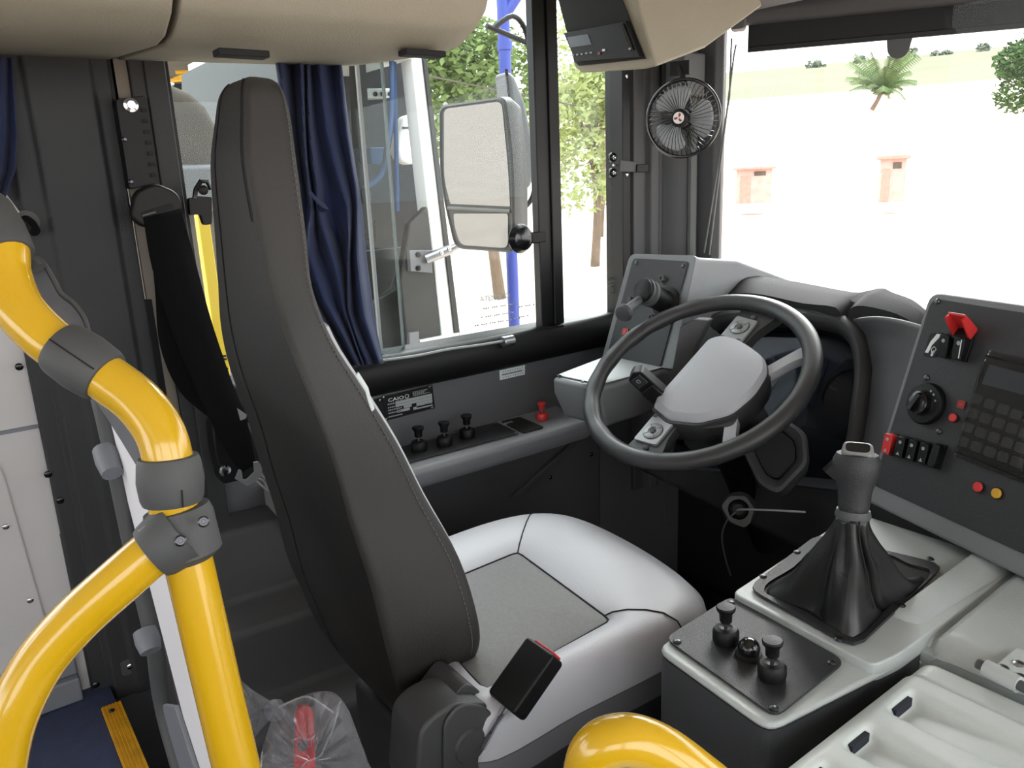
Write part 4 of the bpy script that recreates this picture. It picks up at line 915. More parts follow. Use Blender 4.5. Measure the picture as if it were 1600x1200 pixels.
mk('head', prism(rpoly([(-.042, -.016), (.05, -.018), (.05, .018), (-.040, .018), (-.050, .004)], .005, 3), -.018, .010, SF), 'black', stk_, bev=.003)
mk('end_button', box(-.040, -.016, -.012, .013, .010, .014, SF), 'plate', stk_, bev=.002)
mk('twist_ring', box(-.008, .026, -.015, .016, .010, .016, SF), 'black', stk_, bev=.003)
mk('symbol', add(tube([SF.p(-.030 + .004 * math.cos(t), .001 + .003 * math.sin(t), .0145) for t in [k * math.pi / 5 for k in range(10)]], .0005, 4, closed=True)), 'print_grey', stk_)
mk('arm', cyl(SF.p(.045, 0, -.005), SF.p(.13, -.01, -.03), .010, 12), 'black', stk_)
# grey collar with cable tie and pull cord in the footwell
rg = uy(1155, 795, 1.12)
cl = T('pedal_collar', 'pale grey ring collar with a loose cable tie in the dark footwell', 'collar', rg)
rn = (CAM - rg).normalized(); RGF = Fr(rg, rn.cross(V((0, 0, 1))) * -1, V((0, 0, 1)), rn); RGF.v = RGF.n.cross(RGF.u)
outer = rpoly([RGF.uv(*p) for p in ((1127, 790), (1140, 775), (1165, 775), (1179, 795), (1172, 818), (1163, 825), (1140, 815))], .006, 3)
inner = circle(.019, len(outer), *RGF.uv(1154, 796))
def al(ring, ref):
    k = min(range(len(ring)), key=lambda i: (V(ring[i]) - V(ref[0])).length); return ring[k:] + ring[:k]
inner = al(inner, outer)
if (V(inner[1]) - V(outer[1])).length > (V(inner[-1]) - V(outer[1])).length: inner = [inner[0]] + inner[1:][::-1]
mk('ring', loft([[RGF.p(*p, -.01) for p in outer], [RGF.p(*p, .004) for p in outer], [RGF.p(*p, .004) for p in inner], [RGF.p(*p, -.01) for p in inner]], caps=False), 'rubber_grey', cl)
mk('plug', lathe([(.020, -.03), (.017, .000), (.010, .006)], RGF.at(*RGF.uv(1154, 796)), 18), 'black', cl)
mk('tie', tube(cat([uy(1152, 798, 1.11), uy(1158, 796, 1.10), uy(1200, 797, 1.09), uy(1258, 800, 1.10)], 4), .0018, 6), 'print_grey', cl)
mk('tie', tube(cat([uy(1150, 800, 1.11), uy(1135, 815, 1.10), uy(1128, 840, 1.10), uy(1134, 875, 1.10), uy(1142, 900, 1.10)], 4), .0016, 6), 'rubber_grey', cl)
mk('stem', cyl(rg - rn * .01, rg - rn * .06, .032, 14), 'black_matte', cl)
pc_ = T('pull_cord', 'thin cord with a small bead hanging below the wheel rim', 'cord', ux(1040, 812, .22))
mk('cord', tube([ux(1040, 735, .22), ux(1040, 775, .22), ux(1039, 806, .22)], .0010, 6), 'rubber_grey', pc_)
mk('bead', lathe([(.002, -.008), (.0045, -.004), (.0045, .004), (.002, .008)], Fr(ux(1039, 811, .22)), 12), 'rubber_grey', pc_)

# ================================================================== centre console
cc = T('centre_console', 'grey moulded centre console beside the driver seat', 'console', (.97, .8, 0))
top = rpoly([(.889, .607), (1.058, .589), (1.085, .79), (1.085, 1.10), (.850, 1.10), (.882, .79)], [.02, .02, .01, .02, .02, .01], 4)
mk('body', loft([[V((x + (.012 if x < .95 else 0), y + (.012 if y < .7 else 0), -.35)) for x, y in top], [V((x, y, .42)) for x, y in top], [V((x, y, .603)) for x, y in top]]), 'console_shaded', cc)
mk('top_rim', loft([[V((x, y, .603)) for x, y in top], [V((x, y, .612)) for x, y in top]]), 'deck', cc, bev=.006, seg=3)
rs_ = rpoly([(.881, .757), (1.078, .745), (1.085, .79), (1.085, 1.10), (.850, 1.10)], .012, 3)
mk('raised_pad', loft([[V((x, y, .60)) for x, y in rs_], [V((x, y, .624)) for x, y in rs_]]), 'deck', cc, bev=.005, seg=3)
dk = rpoly([(1.05, .835), (1.9, .835), (1.9, 1.09), (1.05, 1.09)], .01)
def deck(a, b):
    x = 1.04 + .95 * a; y = .836 + .32 * b; z = .628 + .012 * b - .018 * math.exp(-((x - 1.085) / .012) ** 2) + .02 * max(0, b - .8)
    if b < .08: z -= .02 * (1 - b / .08)
    return (x, y, z)
mk('deck', surf(deck, 60, 26), 'deck', cc)
mk('deck_apron', box(1.06, 1.99, .838, 1.16, -.35, .606), 'deck', cc)
VF = Fr((.97, .67, .6135))
vp = rpoly([VF.uv(*p) for p in ((1038, 1000), (1142, 934), (1322, 1036), (1212, 1124))], .016, 4)
mk('valve_plate', prism(vp, 0, .003, VF), 'plate', cc, bev=.001)
for px, py in ((1058, 1003), (1142, 942), (1300, 1036), (1209, 1107)): screw(Fr(uz(px, py, .6165)), cc, .005, 'screw')
valve_knob(uz(1134, 1002, .6165), (-.03, .0, 1), 'black valve knob on the centre console plate, nearer the seat', .0145, group='console valve knobs')
valve_knob(uz(1206, 1058, .6165), (-.03, .0, 1), 'black valve knob on the centre console plate, nearer the engine cover', .0145, group='console valve knobs')
bq = uz(1170, 1025, .6165)
kb_ = T('console_bulb', 'glossy black ball button between the two console knobs', 'button', bq)
mk('base', lathe([(.015, 0), (.015, .003), (.012, .005)], Fr(bq), 20), 'black', kb_); mk('ball', ball(bq + V((0, 0, .010)), .0125, 20, 12), 'black_gloss', kb_)
# gear lever
gl = T('gear_lever', 'gear lever with silver-topped black knob and creased leather boot', 'lever', (.965, .88, .625))
GF = Fr((.96, .87, .626))
go = rpoly([GF.uv(*p) for p in ((1168, 922), (1277, 838), (1476, 886), (1337, 1016))], .022, 5)
gi0 = [GF.uv(*p) for p in ((1192, 925), (1240, 890), (1285, 855), (1380, 868), (1420, 885), (1455, 897), (1420, 935), (1395, 945), (1340, 1000), (1300, 985), (1250, 955))]
gi = [(p.x, p.y) for p in cat([V((a, b, 0)) for a, b in gi0], 4, closed=True)]
def resamp(ring, n, c):
    out = []
    for k in range(n):
        t = 2 * math.pi * k / n; d = V((math.cos(t), math.sin(t))); best = None
        for i in range(len(ring)):
            a, b = V(ring[i]) - c, V(ring[(i + 1) % len(ring)]) - c; e = b - a; den = d.x * e.y - d.y * e.x
            if abs(den) < 1e-12: continue
            s = (a.x * e.y - a.y * e.x) / den; w_ = (a.x * d.y - a.y * d.x) / den
            if s > 0 and -1e-6 <= w_ <= 1 + 1e-6 and (best is None or s > best): best = s
        out.append((c.x + d.x * best, c.y + d.y * best))
    return out
gc = V((sum(a for a, b in gi) / len(gi), sum(b for a, b in gi) / len(gi)))
NO = 72; gO, gI = resamp(go, NO, gc), resamp(gi, NO, gc)
mk('boot_well', prism(gI, .0002, .0008, GF), 'black_matte', gl)
mk('boot_frame', loft([[GF.p(*p, 0) for p in gO], [GF.p(*p, .004) for p in gO], [GF.p(*p, .004) for p in gI], [GF.p(*p, -.004) for p in gI]], caps=False), 'plate', gl)
for px, py in ((1245, 867), (1453, 878), (1408, 951), (1310, 1004), (1192, 905)): screw(GF.at(*GF.uv(px, py), .004), gl, .005, 'screw')
nk = ux(1333, 800, 1.005); kt = ux(1340, 706, 1.0)
ax_ = (kt - nk).normalized()
c0 = GF.p(gc.x, gc.y, 0)
rings = []
for i in range(19):
    s = i / 18; r_ = []
    for k, p in enumerate(gI):
        q = GF.p(*p, -.004); t = 2 * math.pi * k / NO
        # neck ring
        a1 = V((1, 0, 0)); a1 = (a1 - a1.dot(ax_) * ax_).normalized(); a2 = ax_.cross(a1)
        rn_ = .0175 + .0012 * math.cos(6 * t)
        nkp = nk - ax_ * .006 + a1 * math.cos(t) * rn_ + a2 * math.sin(t) * rn_
        lobes_ = [(-.7, .03), (.9, .02), (2.3, .02), (3.9, .035), (5.2, .02)]
        fold = .30 + .16 * math.cos(4 * t + .8) + .10 * math.cos(7 * t + 2.0)
        w0 = s ** 1.0
        prof_r = (1 - s) ** (1.75 + .4 * math.cos(4 * t + .8)) if s < 1 else 0   # radial falloff
        hz_ = s ** .85
        base = q.lerp(nkp, 0); xy = V((nkp.x + (q.x - nkp.x) * prof_r, nkp.y + (q.y - nkp.y) * prof_r, 0))
        z_ = q.z + (nkp.z - q.z) * hz_ - .03 * math.sin(math.pi * min(1, s * 2.2)) * (1 if s < .45 else 0) * (.6 + .4 * math.cos(4 * t))
        crease = .004 * math.sin(9 * t + 5 * s) * math.sin(math.pi * s)
        d = V((math.cos(t), math.sin(t), 0))
        r_.append(V((xy.x, xy.y, z_)) + d * crease)
    rings.append(r_)
mk('boot', loft(rings, caps=False), 'boot', gl, solid=.0015, ang=80)
mk('boot_seam', tube([rings[i][64] + V((.003, -.003, .001)) for i in range(3, 19)], .0011, 5), 'seam', gl)
mk('boot_cuff', lathe([(.0185, -.008), (.020, -.004), (.0185, .003)], Fr(nk, a1, a2, ax_), 24), 'rubber_grey', gl)
kL = (kt - nk).length
KF = Fr(nk, a1, a2, ax_)
mk('knob', lathe([(.0155, 0), (.0165, .004), (.0175, kL * .15), (.0185, kL * .35), (.0225, kL * .55), (.0258, kL * .72), (.0262, kL * .86), (.0225, kL * .97), (.012, kL * 1.03)], KF, 28), 'plate', gl)
tn = (ax_ + (CAM - kt).normalized() * .75).normalized(); TF = Fr(kt - ax_ * .010 + tn * .006, tn.cross(V((0, 0, 1))) * -1, V((0, 0, 1)), tn); TF.v = TF.n.cross(TF.u)
TF.o = nk + ax_ * kL * .84 + tn * .019
sh = rrect(.032, .020, .008, 5)
mk('knob_badge_rim', loft([[TF.p(a * 1.08, b * 1.08, -.006) for a, b in sh], [TF.p(a, b, .002) for a, b in sh], [TF.p(a * .84, b * .8, .003) for a, b in sh]]), 'silver', gl)
mk('knob_badge', prism([(a * .80, b * .74) for a, b in sh], .003, .0036, TF), 'black_gloss', gl)

# ================================================================== engine cover
ec = T('engine_cover', 'pale grey engine cover with louvre slots in the lower right corner', 'cover', (1.4, .6, 0))
ZC = .622
v1 = [(uz(1374, 1098, ZC).y, uz(1410, 1071, ZC).y), (uz(1301, 1150, ZC).y, uz(1338, 1121, ZC).y), (uz(1220, 1203, ZC).y, uz(1262, 1171, ZC).y)]
sp_ = v1[0][0] - v1[1][0]
v1.append((v1[2][0] - sp_, v1[2][1] - sp_))
slots = [((a + b) / 2, abs(b - a) / 2) for a, b in v1]
def lidf(a, b):
    x = 1.098 + .75 * a ** 1.15; y = .20 + .615 * b; z = ZC
    e = x - 1.098; r_ = .022
    if e < r_: z -= r_ - math.sqrt(max(0, r_ * r_ - (r_ - e) ** 2))
    f_ = .815 - y
    if f_ < .010: z -= .010 - f_
    if abs(y - .772) < .006: z -= .004 * (1 - abs(y - .772) / .006)
    if y > .772: z -= .004
    for cy, hw in slots:
        d = abs(y - cy)
        w_ = 1 / (1 + math.exp((d - hw) / .0022)); xs = x - 1.124
        if xs > -.01:
            on_ = 1 / (1 + math.exp(-xs / .0018)); z -= .017 * w_ * on_ * max(0, 1 - xs / .20) ** 1.2
    return (x, y, z)
lid_ = mk('lid', surf(lidf, 200, 210), 'lid', ec, ang=60)
mk('side_skirt', box(1.0985, 1.85, .20, .815, -.35, .60), 'lid', ec)
for cy, hw in slots: mk('slot', box(1.1225, 1.1275, cy - hw * .72, cy + hw * .72, ZC - .0150, ZC - .0045), 'slot_dark', ec)
hq = uz(1562, 1052, .635); h0 = uz(1540, 1043, .635); h1 = uz(1592, 1070, .635)
hg = T('cover_hinge', 'grey barrel hinge with screwed leaf on the engine cover edge', 'hinge', hq)
mk('barrel', cyl(h0, h1, .009, 16), 'deck', hg); mk('pin', cyl(h0.lerp(h1, -.25), h0.lerp(h1, 1.3), .0055, 12), 'rubber_grey', hg)
mk('leaf', box(h0.x + .005, h1.x + .05, hq.y + .004, hq.y + .06, .632, .637), 'lid', hg, bev=.004)
for px, py in ((1567, 1044), (1592, 1038), (1594, 1058)): screw(Fr(uz(px, py, .637)), hg, .006, 'steel')

# ================================================================== driver seat
ds = T('driver_seat', 'high-backed driver seat with dark backrest and light grey cushion', 'seat', (.55, .55, 0))
XC = .53
stn = [(1.272, .020, .322, .026, .014), (1.269, .034, .314, .042, .028), (1.258, .048, .306, .055, .040), (1.232, .056, .300, .062, .048), (1.18, .062, .291, .073, .060), (1.10, .062, .290, .088, .068), (1.04, .062, .290, .102, .070), (.98, .070, .295, .132, .080), (.92, .085, .305, .152, .098), (.85, .10, .320, .156, .114), (.78, .11, .330, .158, .138), (.70, .12, .345, .163, .170), (.62, .12, .355, .165, .190), (.56, .12, .368, .155, .165), (.50, .11, .382, .135, .118), (.455, .09, .400, .095, .090)]
Sp = cat([V(s[:3]) for s in stn], 4); Sq = cat([V((s[3], s[4], 0)) for s in stn], 4)
rings = []; edgeR = []; edgeL = []; seamB = []
for p, q in zip(Sp, Sq):
    z, th, Y = p; b, a = max(q.x, .006), max(q.y, .006); r0 = min(.018, b * .5)
    poly = rpoly([(-b, 0), (b, 0), (a, th), (-a, th)], [r0, r0 * .7, min(.014, th * .3, a * .5), min(.014, th * .3, a * .5)], 4)
    rings.append([V((XC + x, Y + y, z)) for x, y in poly])
    edgeR.append(V((XC + a + (b - a) * .14 + .0012, Y + th * .86, z))); seamB.append(V((XC - b * .55, Y - .0005, z))); edgeL.append(V((XC + b - .001, Y - .0005, z)))
# split the shell: back face (dark) and sides
n_ = len(rings[0]); vsl = [p for r in rings for p in r]; fb, fs_ = [], []
for i in range(len(rings) - 1):
    for k in range(n_):
        l = (k + 1) % n_; f_ = (i * n_ + k, i * n_ + l, (i + 1) * n_ + l, (i + 1) * n_ + k); (fb if k <= 5 or k >= n_ - 1 else fs_).append(f_)
fs_ += [tuple(range(n_ - 1, -1, -1)), tuple((len(rings) - 1) * n_ + k for k in range(n_))]
def sub_geo(fcs):
    idx = {}; vv = []; ff_ = []
    for f_ in fcs:
        g = []
        for i in f_:
            if i not in idx: idx[i] = len(vv); vv.append(vsl[i])
            g.append(idx[i])
        ff_.append(tuple(g))
    return vv, ff_
bkm = mk('backrest', sub_geo(fs_), 'leather_dark', ds, ang=50); mk('backrest_rear_cover', sub_geo(fb), 'leather_back', ds, ang=60)
st_v = cat(edgeR[6:-8], 3)
mk('stitching', add(*[tube([st_v[i], st_v[i].lerp(st_v[i + 1], .6)], .0007, 4) for i in range(len(st_v) - 1)]), 'stitch', bkm)
mk('seam', tube(seamB[4:-3], .0011, 5), 'seam', ds); mk('seam', tube([p + V((-.014, -.001, 0)) for p in edgeL[4:20]], .0009, 5), 'seam', ds)
fr_r = []
for p, q in list(zip(Sp, Sq))[27:-6]:
    z, th, Y = p; a = max(q.y * .93, .006); poly = rpoly([(-a, th - .004), (a, th - .004), (a * .96, th + .004), (0, th + .02), (-a * .96, th + .004)], .004, 3)
    fr_r.append([V((XC + x, Y + y, z)) for x, y in poly])
mk('backrest_cushion', loft(fr_r), 'leather_grey', ds, ang=60)
lbl = [ux(*p, .648) for p in ((560, 582), (566, 592), (574, 606), (580, 622), (586, 640), (590, 648))]
mk('care_label', tube([hit(a, b, (XC + .105, 0, 0), (1, -.35, 0)) for a, b in ((558, 584), (565, 595), (573, 608), (577, 624), (583, 640))], [(.0012, .0045)] * 5, 6), 'paper', ds)
# cushion: rings from the skirt up over the bolsters to the centre panel
def resamp(ring, n, c):
    out = []
    for k in range(n):
        t = 2 * math.pi * k / n; d = V((math.cos(t), math.sin(t))); best = None
        for i in range(len(ring)):
            a, b = V(ring[i]) - c, V(ring[(i + 1) % len(ring)]) - c; e = b - a; den = d.x * e.y - d.y * e.x
            if abs(den) < 1e-12: continue
            s = (a.x * e.y - a.y * e.x) / den; w_ = (a.x * d.y - a.y * d.x) / den
            if s > 0 and -1e-6 <= w_ <= 1 + 1e-6 and (best is None or s > best): best = s
        out.append((c.x + d.x * best, c.y + d.y * best))
    return out
cN = 120; qc = V((.60, .58))
cO = resamp([(p.x, p.y) for p in cat([V((a, b, 0)) for a, b in ((.43, .46), (.352, .58), (.338, .70), (.352, .80), (.395, .868), (.46, .893), (.56, .895), (.67, .882), (.76, .856), (.806, .805), (.815, .72), (.806, .56), (.795, .41), (.68, .43), (.52, .44))], 5, closed=True)], cN, qc)
cI = resamp(rpoly([(.49, .48), (.750, .455), (.738, .678), (.486, .706)], .010, 4), cN, qc)
def cring(t, z, k=1.0):
    r_ = []
    for (ax, ay), (bx, by) in zip(cO, cI):
        x, y = ax + (bx - ax) * t, ay + (by - ay) * t; r_.append(V((qc.x + (x - qc.x) * k, qc.y + (y - qc.y) * k, z + .012 * (y - .6))))
    return r_
rgs = [cring(0, .395, .95), cring(0, .41, .975), cring(0, .46, .997), cring(0, .497, 1.0), cring(.05, .530), cring(.14, .549), cring(.30, .5595), cring(.50, .5620), cring(.72, .5600), cring(.90, .5540), cring(1.0, .5465)]
def cellgrp(i, k):
    a = math.degrees(2 * math.pi * (k + .5) / cN); a = a - 360 if a > 180 else a
    return 'f' if 38 < a < 132 else ('r' if -55 < a <= 38 else ('b' if -125 < a <= -55 else 'l'))
grp = {}
vsl = [p for r in rgs for p in r]
for i in range(len(rgs) - 1):
    for k in range(cN):
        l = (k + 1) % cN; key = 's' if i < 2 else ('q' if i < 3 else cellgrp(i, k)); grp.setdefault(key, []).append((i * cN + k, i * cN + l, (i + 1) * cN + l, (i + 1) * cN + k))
for key, nm in (('s', 'cushion_skirt'), ('q', 'bolster_shaded'), ('f', 'front_bolster'), ('r', 'side_bolster'), ('l', 'side_bolster'), ('b', 'rear_bolster')):
    if key in grp: mk(nm, sub_geo(grp[key]), {'s': 'trim', 'q': 'bolster_shaded'}.get(key, 'leather_grey'), ds, ang=70)
inn = rgs[-1]; ci = sum(inn, V((0, 0, 0))) / cN
mk('centre_panel', loft([inn, [p.lerp(ci, .04) + V((0, 0, .002)) for p in inn], [p.lerp(ci, .4) + V((0, 0, .006)) for p in inn], [p.lerp(ci, .95) + V((0, 0, .007)) for p in inn]]), 'fabric_grey', ds, ang=70)
mk('seam', tube([p + V((0, 0, .0015)) for p in rgs[-1]], .0012, 5, closed=True), 'seam', ds)
for kk in (44, 13):
    mk('seam', tube([rgs[i][kk] + V((0, 0, .0008)) for i in range(3, len(rgs))], .0011, 5), 'seam', ds)
skp = [p + V((.0012, 0, 0)) for p in rgs[3] if p.x > .76 and p.y < .82]
skp.sort(key=lambda p: p.y); sk2 = cat(skp, 6)
mk('stitching', add(*[tube([sk2[i], sk2[i].lerp(sk2[i + 1], .5)], .0007, 4) for i in range(len(sk2) - 1)]), 'stitch', ds)
mk('base', add(box(.42, .72, .42, .78, .18, .40), box(.38, .76, .40, .80, .0, .10), box(.46, .68, .48, .72, .08, .20)), 'black_matte', ds, bev=.01)
rc = Fr((.775, 0, 0), (0, 1, 0), (0, 0, 1), (1, 0, 0))
rcp = rpoly([rc.uv(*p) for p in ((640, 1250), (648, 1135), (672, 1108), (705, 1092), (755, 1090), (778, 1120), (792, 1160), (800, 1250))], .02, 4)
mk('recliner_cover', prism(rcp, -.055, .012, rc), 'dash_dark', ds, bev=.012, seg=3)
rci = rpoly([rc.uv(*p, .012) for p in ((690, 1230), (690, 1125), (715, 1096), (752, 1098), (784, 1130), (790, 1190), (770, 1230))], .02, 4)
mk('recliner_cap', prism(rci, .012, .018, rc), 'dash_dark', ds, bev=.004)
mk('recliner_boss', lathe([(.022, .018), (.020, .021), (.010, .0215)], rc.at(*rc.uv(735, 1165, .018)), 24), 'dash_dark', ds)
mk('recliner_neck', prism(rpoly([rc.uv(*p, -.02) for p in ((655, 1150), (720, 1062), (740, 1070), (775, 1115), (760, 1160))], .01, 3), -.075, -.012, rc), 'dash_dark', ds, bev=.008)
kq = ux(817, 1182, .80)
mk('height_knob', lathe([(.011, -.02), (.011, .0), (.009, .003), (.004, .004)], Fr(kq, (0, 1, 0), (0, 0, 1), (CAM - kq)), 18), 'white', ds)
mk('lever_plate', slab([ux(510, 958, .40), ux(520, 975, .40), ux(540, 1005, .40), ux(530, 1012, .40), ux(518, 992, .40)], (-.02, 0, 0)), 'black', ds)
# right-hand buckle on its stalk
bt = T('belt_buckle', 'black seat belt buckle standing beside the cushion', 'buckle', ux(790, 1092, .80))
k0 = ux(822, 1060, .80); kd = (ux(846, 1022, .80) - ux(797, 1092, .80)).normalized(); KB = Fr(k0, kd, V((1, 0, 0))); 
kn = KB.n if KB.n.dot(CAM - k0) > 0 else -KB.n; KB.n = kn
mk('housing', prism(rrect(.080, .052, .006, 3), -.012, .014, KB), 'black', bt, bev=.004)
mk('release_button', box(.038, .0425, -.015, .020, -.008, .009, KB), 'red', bt, bev=.001)
mk('stalk', tube([KB.p(-.035, 0, 0), KB.p(-.06, -.004, -.004), KB.p(-.09, -.006, -.012)], [(.004, .012)] * 3, 8), 'chrome', bt)

# ================================================================== seat belt
be = T('seat_belt', 'black three-point seat belt hanging from the pillar behind the seat', 'seat belt', ux(240, 300, .04))
RFb = Fr((.035, 0, 0), (0, 1, 0), (0, 0, 1), (1, 0, 0))
rl = rpoly([RFb.uv(*p) for p in ((178, 156), (226, 150), (243, 288), (200, 296))], .006, 3)
mk('adjuster_rail', prism(rl, -.02, .012, RFb), 'black', be, bev=.002)
for k in range(7):
    a, b = RFb.uv(224 + k * 2.6, 172 + k * 17, .012); mk('rail_tooth', box(a - .004, a + .004, b - .003, b + .003, .012, .015, RFb), 'black_matte', be)
for px, py, r_, m in ((204, 164, .011, 'chrome'), (194, 218, .004, 'screw'), (204, 284, .004, 'screw')):
    fr = RFb.at(*RFb.uv(px, py, .012), .012); mk('bolt', lathe([(r_, 0), (r_, .003), (r_ * .6, .004), (r_ * .55, .007), (r_ * .2, .007)], fr, 18), m, be)
GFb = Fr((.055, 0, 0), (0, 1, 0), (0, 0, 1), (1, 0, 0))
gd = rpoly([GFb.uv(*p) for p in ((208, 300), (240, 285), (275, 300), (286, 325), (272, 348), (222, 357), (202, 340))], .012, 4)
mk('belt_guide', prism(gd, -.012, .012, GFb), 'black', be, bev=.006, seg=3)
mk('guide_slot', prism(rpoly([GFb.uv(*p, .012) for p in ((220, 332), (268, 317), (271, 326), (224, 341))], .003, 3), .0121, .0128, GFb), 'black_matte', be)
mk('guide_pin', cyl(GFb.p(*GFb.uv(222, 337, .013), .014), GFb.p(*GFb.uv(243, 331, .013), .014), .002, 8), 'steel', be)
def strip(ps, m, name, thick=.0016):
    L_ = cat([V(p[0]) for p in ps], 6); R_ = cat([V(p[1]) for p in ps], 6)
    return mk(name, loft([L_, R_], closed=False), m, be, solid=thick)
strip([(ux(224, 340, .068), ux(282, 326, .068)), (ux(238, 420, .07), ux(303, 400, .075)), (ux(270, 520, .09), ux(330, 500, .10)), (ux(308, 610, .12), ux(362, 595, .13)), (ux(340, 680, .15), ux(385, 655, .16)), (ux(375, 740, .17), ux(400, 725, .18))], 'webbing', 'webbing')
strip([(ux(232, 350, .060), ux(260, 345, .060)), (ux(242, 450, .058), ux(285, 450, .058)), (ux(250, 540, .06), ux(305, 545, .06)), (ux(280, 610, .07), ux(335, 615, .07)), (ux(330, 655, .10), ux(350, 650, .10))], 'webbing', 'webbing')
rr_ = Fr(ux(345, 715, .12), (0, 1, 0), (0, 0, 1), (1, 0, 0))
mk('retractor', prism(rpoly([rr_.uv(*p) for p in ((328, 658), (370, 640), (400, 690), (405, 740), (345, 755), (332, 700))], .008, 3), -.03, .012, rr_), 'black', be, bev=.004)
mk('bolt', lathe([(.010, .012), (.010, .015), (.006, .016)], rr_.at(*rr_.uv(351, 735, .012)), 16), 'chrome', be)
tg = Fr(ux(395, 745, .22), (0, 1, 0), (0, 0, 1), (1, 0, 0))
tgo = [tg.uv(*p) for p in ((367, 748), (373, 733), (377, 735), (379, 749), (384, 750), (397, 737), (396, 722), (403, 721), (409, 728), (408, 741), (400, 752), (386, 759))]
mk('latch_tongue', prism(tgo, -.001, .0015, tg), 'silver', be)
mk('latch_prong', add(tube([tg.p(*tg.uv(*p)) for p in ((407, 741), (414, 748), (421, 757))], .0022, 6), tube([tg.p(*tg.uv(*p)) for p in ((400, 752), (412, 762), (424, 771), (426, 766))], .0022, 6), tube([tg.p(*tg.uv(*p)) for p in ((404, 748), (410, 750), (418, 762))], .0016, 6)), 'silver', be)
mk('buckle_tab', slab([ux(371, 638, .20), ux(386, 648, .20), ux(384, 654, .20), ux(376, 657, .20)], (-.003, 0, 0)), 'silver', be)
bh = T('coat_hook', 'small black hook block on the window edge behind the headrest', 'hook', ux(312, 320, .05))
mk('block', prism(rpoly([GFb.uv(*p, -.005) for p in ((294, 310), (308, 306), (330, 308), (330, 350), (318, 352), (312, 335), (296, 336))], .003, 3), -.015, .0, GFb), 'black', bh, bev=.002)
mk('ring', tube([GFb.p(*GFb.uv(*p, 0)) for p in ((304, 310), (306, 296), (314, 283), (324, 284), (330, 296))], .004, 8), 'black_gloss', bh)
mk('disc', lathe([(.008, 0), (.008, .004), (.005, .006)], GFb.at(*GFb.uv(317, 297)), 16), 'black', bh)

# ================================================================== yellow handrail and partition
hr = T('handrail', 'curved yellow handrail with dark grey clamps behind the driver seat', 'handrail', ud(330, 1030, .60))
TR = .0178
def dd(ps): return [ud(*p) for p in ps]
up_ = cat(dd(((-30, 330, .60), (2, 380, .59), (8, 430, .585), (30, 483, .58), (75, 530, .58), (112, 553, .58), (150, 580, .58))), 7)
mk('upper_tube', tube(up_, TR, 20), 'yellow', hr)
lo_ = cat(dd(((130, 568, .58), (165, 590, .58), (215, 628, .58), (248, 672, .58), (262, 716, .58), (268, 770, .585), (278, 830, .59))), 7)
mk('lower_tube', tube(lo_, TR, 20), 'yellow', hr)
mk('pole', tube(dd(((276, 800, .595), (300, 900, .60), (338, 1065, .615), (384, 1260, .63))), TR, 20), 'yellow', hr)
arm_ = cat(dd(((278, 834, .585), (240, 862, .58), (190, 905, .575), (120, 968, .57), (62, 1035, .565), (22, 1110, .56), (2, 1180, .56), (-8, 1260, .56))), 7)
mk('side_arm', tube(arm_, TR, 20), 'yellow', hr)
def sleeve(a, b, name, r=.0225):
    a, b = V(a), V(b); t = (b - a); L_ = t.length; t.normalize(); o_ = t.orthogonal().normalized(); fr = Fr(a, o_, t.cross(o_), t)
    return mk(name, lathe([(TR * 1.0, 0), (r * .93, .0006), (r, .005), (r * 1.06, L_ * .5), (r, L_ - .005), (r * .93, L_ - .0006), (TR, L_)], fr, 26), 'rubber_grey', hr), fr, L_
sleeve(ud(-34, 325, .60), ud(7, 405, .588), 'clamp', .0225)
s1, f1, L1 = sleeve(ud(93, 541, .58), ud(166, 590, .58), 'clamp', .0215)
vv = (CAM - f1.o); vv = (vv - vv.dot(f1.n) * f1.n).normalized()
mk('clamp_joint', tube([f1.o + f1.n * (L1 * s) + vv * (.0215 * (1.0 + .062 * math.sin(math.pi * s))) for s in (.04, .25, .5, .75, .96)], .0006, 5), 'seam', s1)
s2, f2, L2 = sleeve(ud(263, 712, .58), ud(270, 786, .585), 'clamp', .0225)
vv = (CAM - f2.o); vv = (vv - vv.dot(f2.n) * f2.n).normalized() + f2.n.cross((CAM - f2.o).normalized()) * -.3
mk('clamp_joint', tube([f2.o + f2.n * (L2 * s) + vv.normalized() * (.0225 * (1.005 + .062 * math.sin(math.pi * s))) for s in (.6, .75, .96)], .0006, 5), 'seam', s2)
for s in (.45, .75): mk('clamp_hole', ball(f2.o + f2.n * (L2 * s) + (ud(232, 750, .58) - ud(268, 750, .58)).normalized() * .0225, .0032, 8, 6), 'black_matte', s2)
# tee clamp
ta, tb = ud(275, 792, .59), ud(296, 875, .597); tt_ = (tb - ta).normalized(); to = tt_.orthogonal().normalized()
tee = mk('tee_clamp', add(lathe([(TR, 0), (.0235, .001), (.0255, .008), (.0255, (tb - ta).length - .006), (TR, (tb - ta).length)], Fr(ta, to, tt_.cross(to), tt_), 26)), 'rubber_grey', hr)
ja, jb = ud(284, 830, .587), ud(236, 866, .579); jt = (jb - ja).normalized(); jo = jt.orthogonal().normalized()
mk('tee_socket', lathe([(.026, 0), (.0245, .012), (.0225, (jb - ja).length - .004), (.0205, (jb - ja).length), (TR, (jb - ja).length - .001)], Fr(ja, jo, jt.cross(jo), jt), 26), 'rubber_grey', hr)
for px, py in ((318, 815), (282, 845)):
    q = ud(px, py, .563); fr = Fr(q, (1, 0, 0), (0, 0, 1), (CAM - q)); fr.n = (CAM - q).normalized(); fr.u = fr.n.cross(V((0, 0, 1))).normalized(); fr.v = fr.n.cross(fr.u)
    mk('screw', lathe([(.0042, -.004), (.0042, .001), (.003, .002), (.0018, .002), (.0016, .0005)], fr, 14), 'screw', tee)
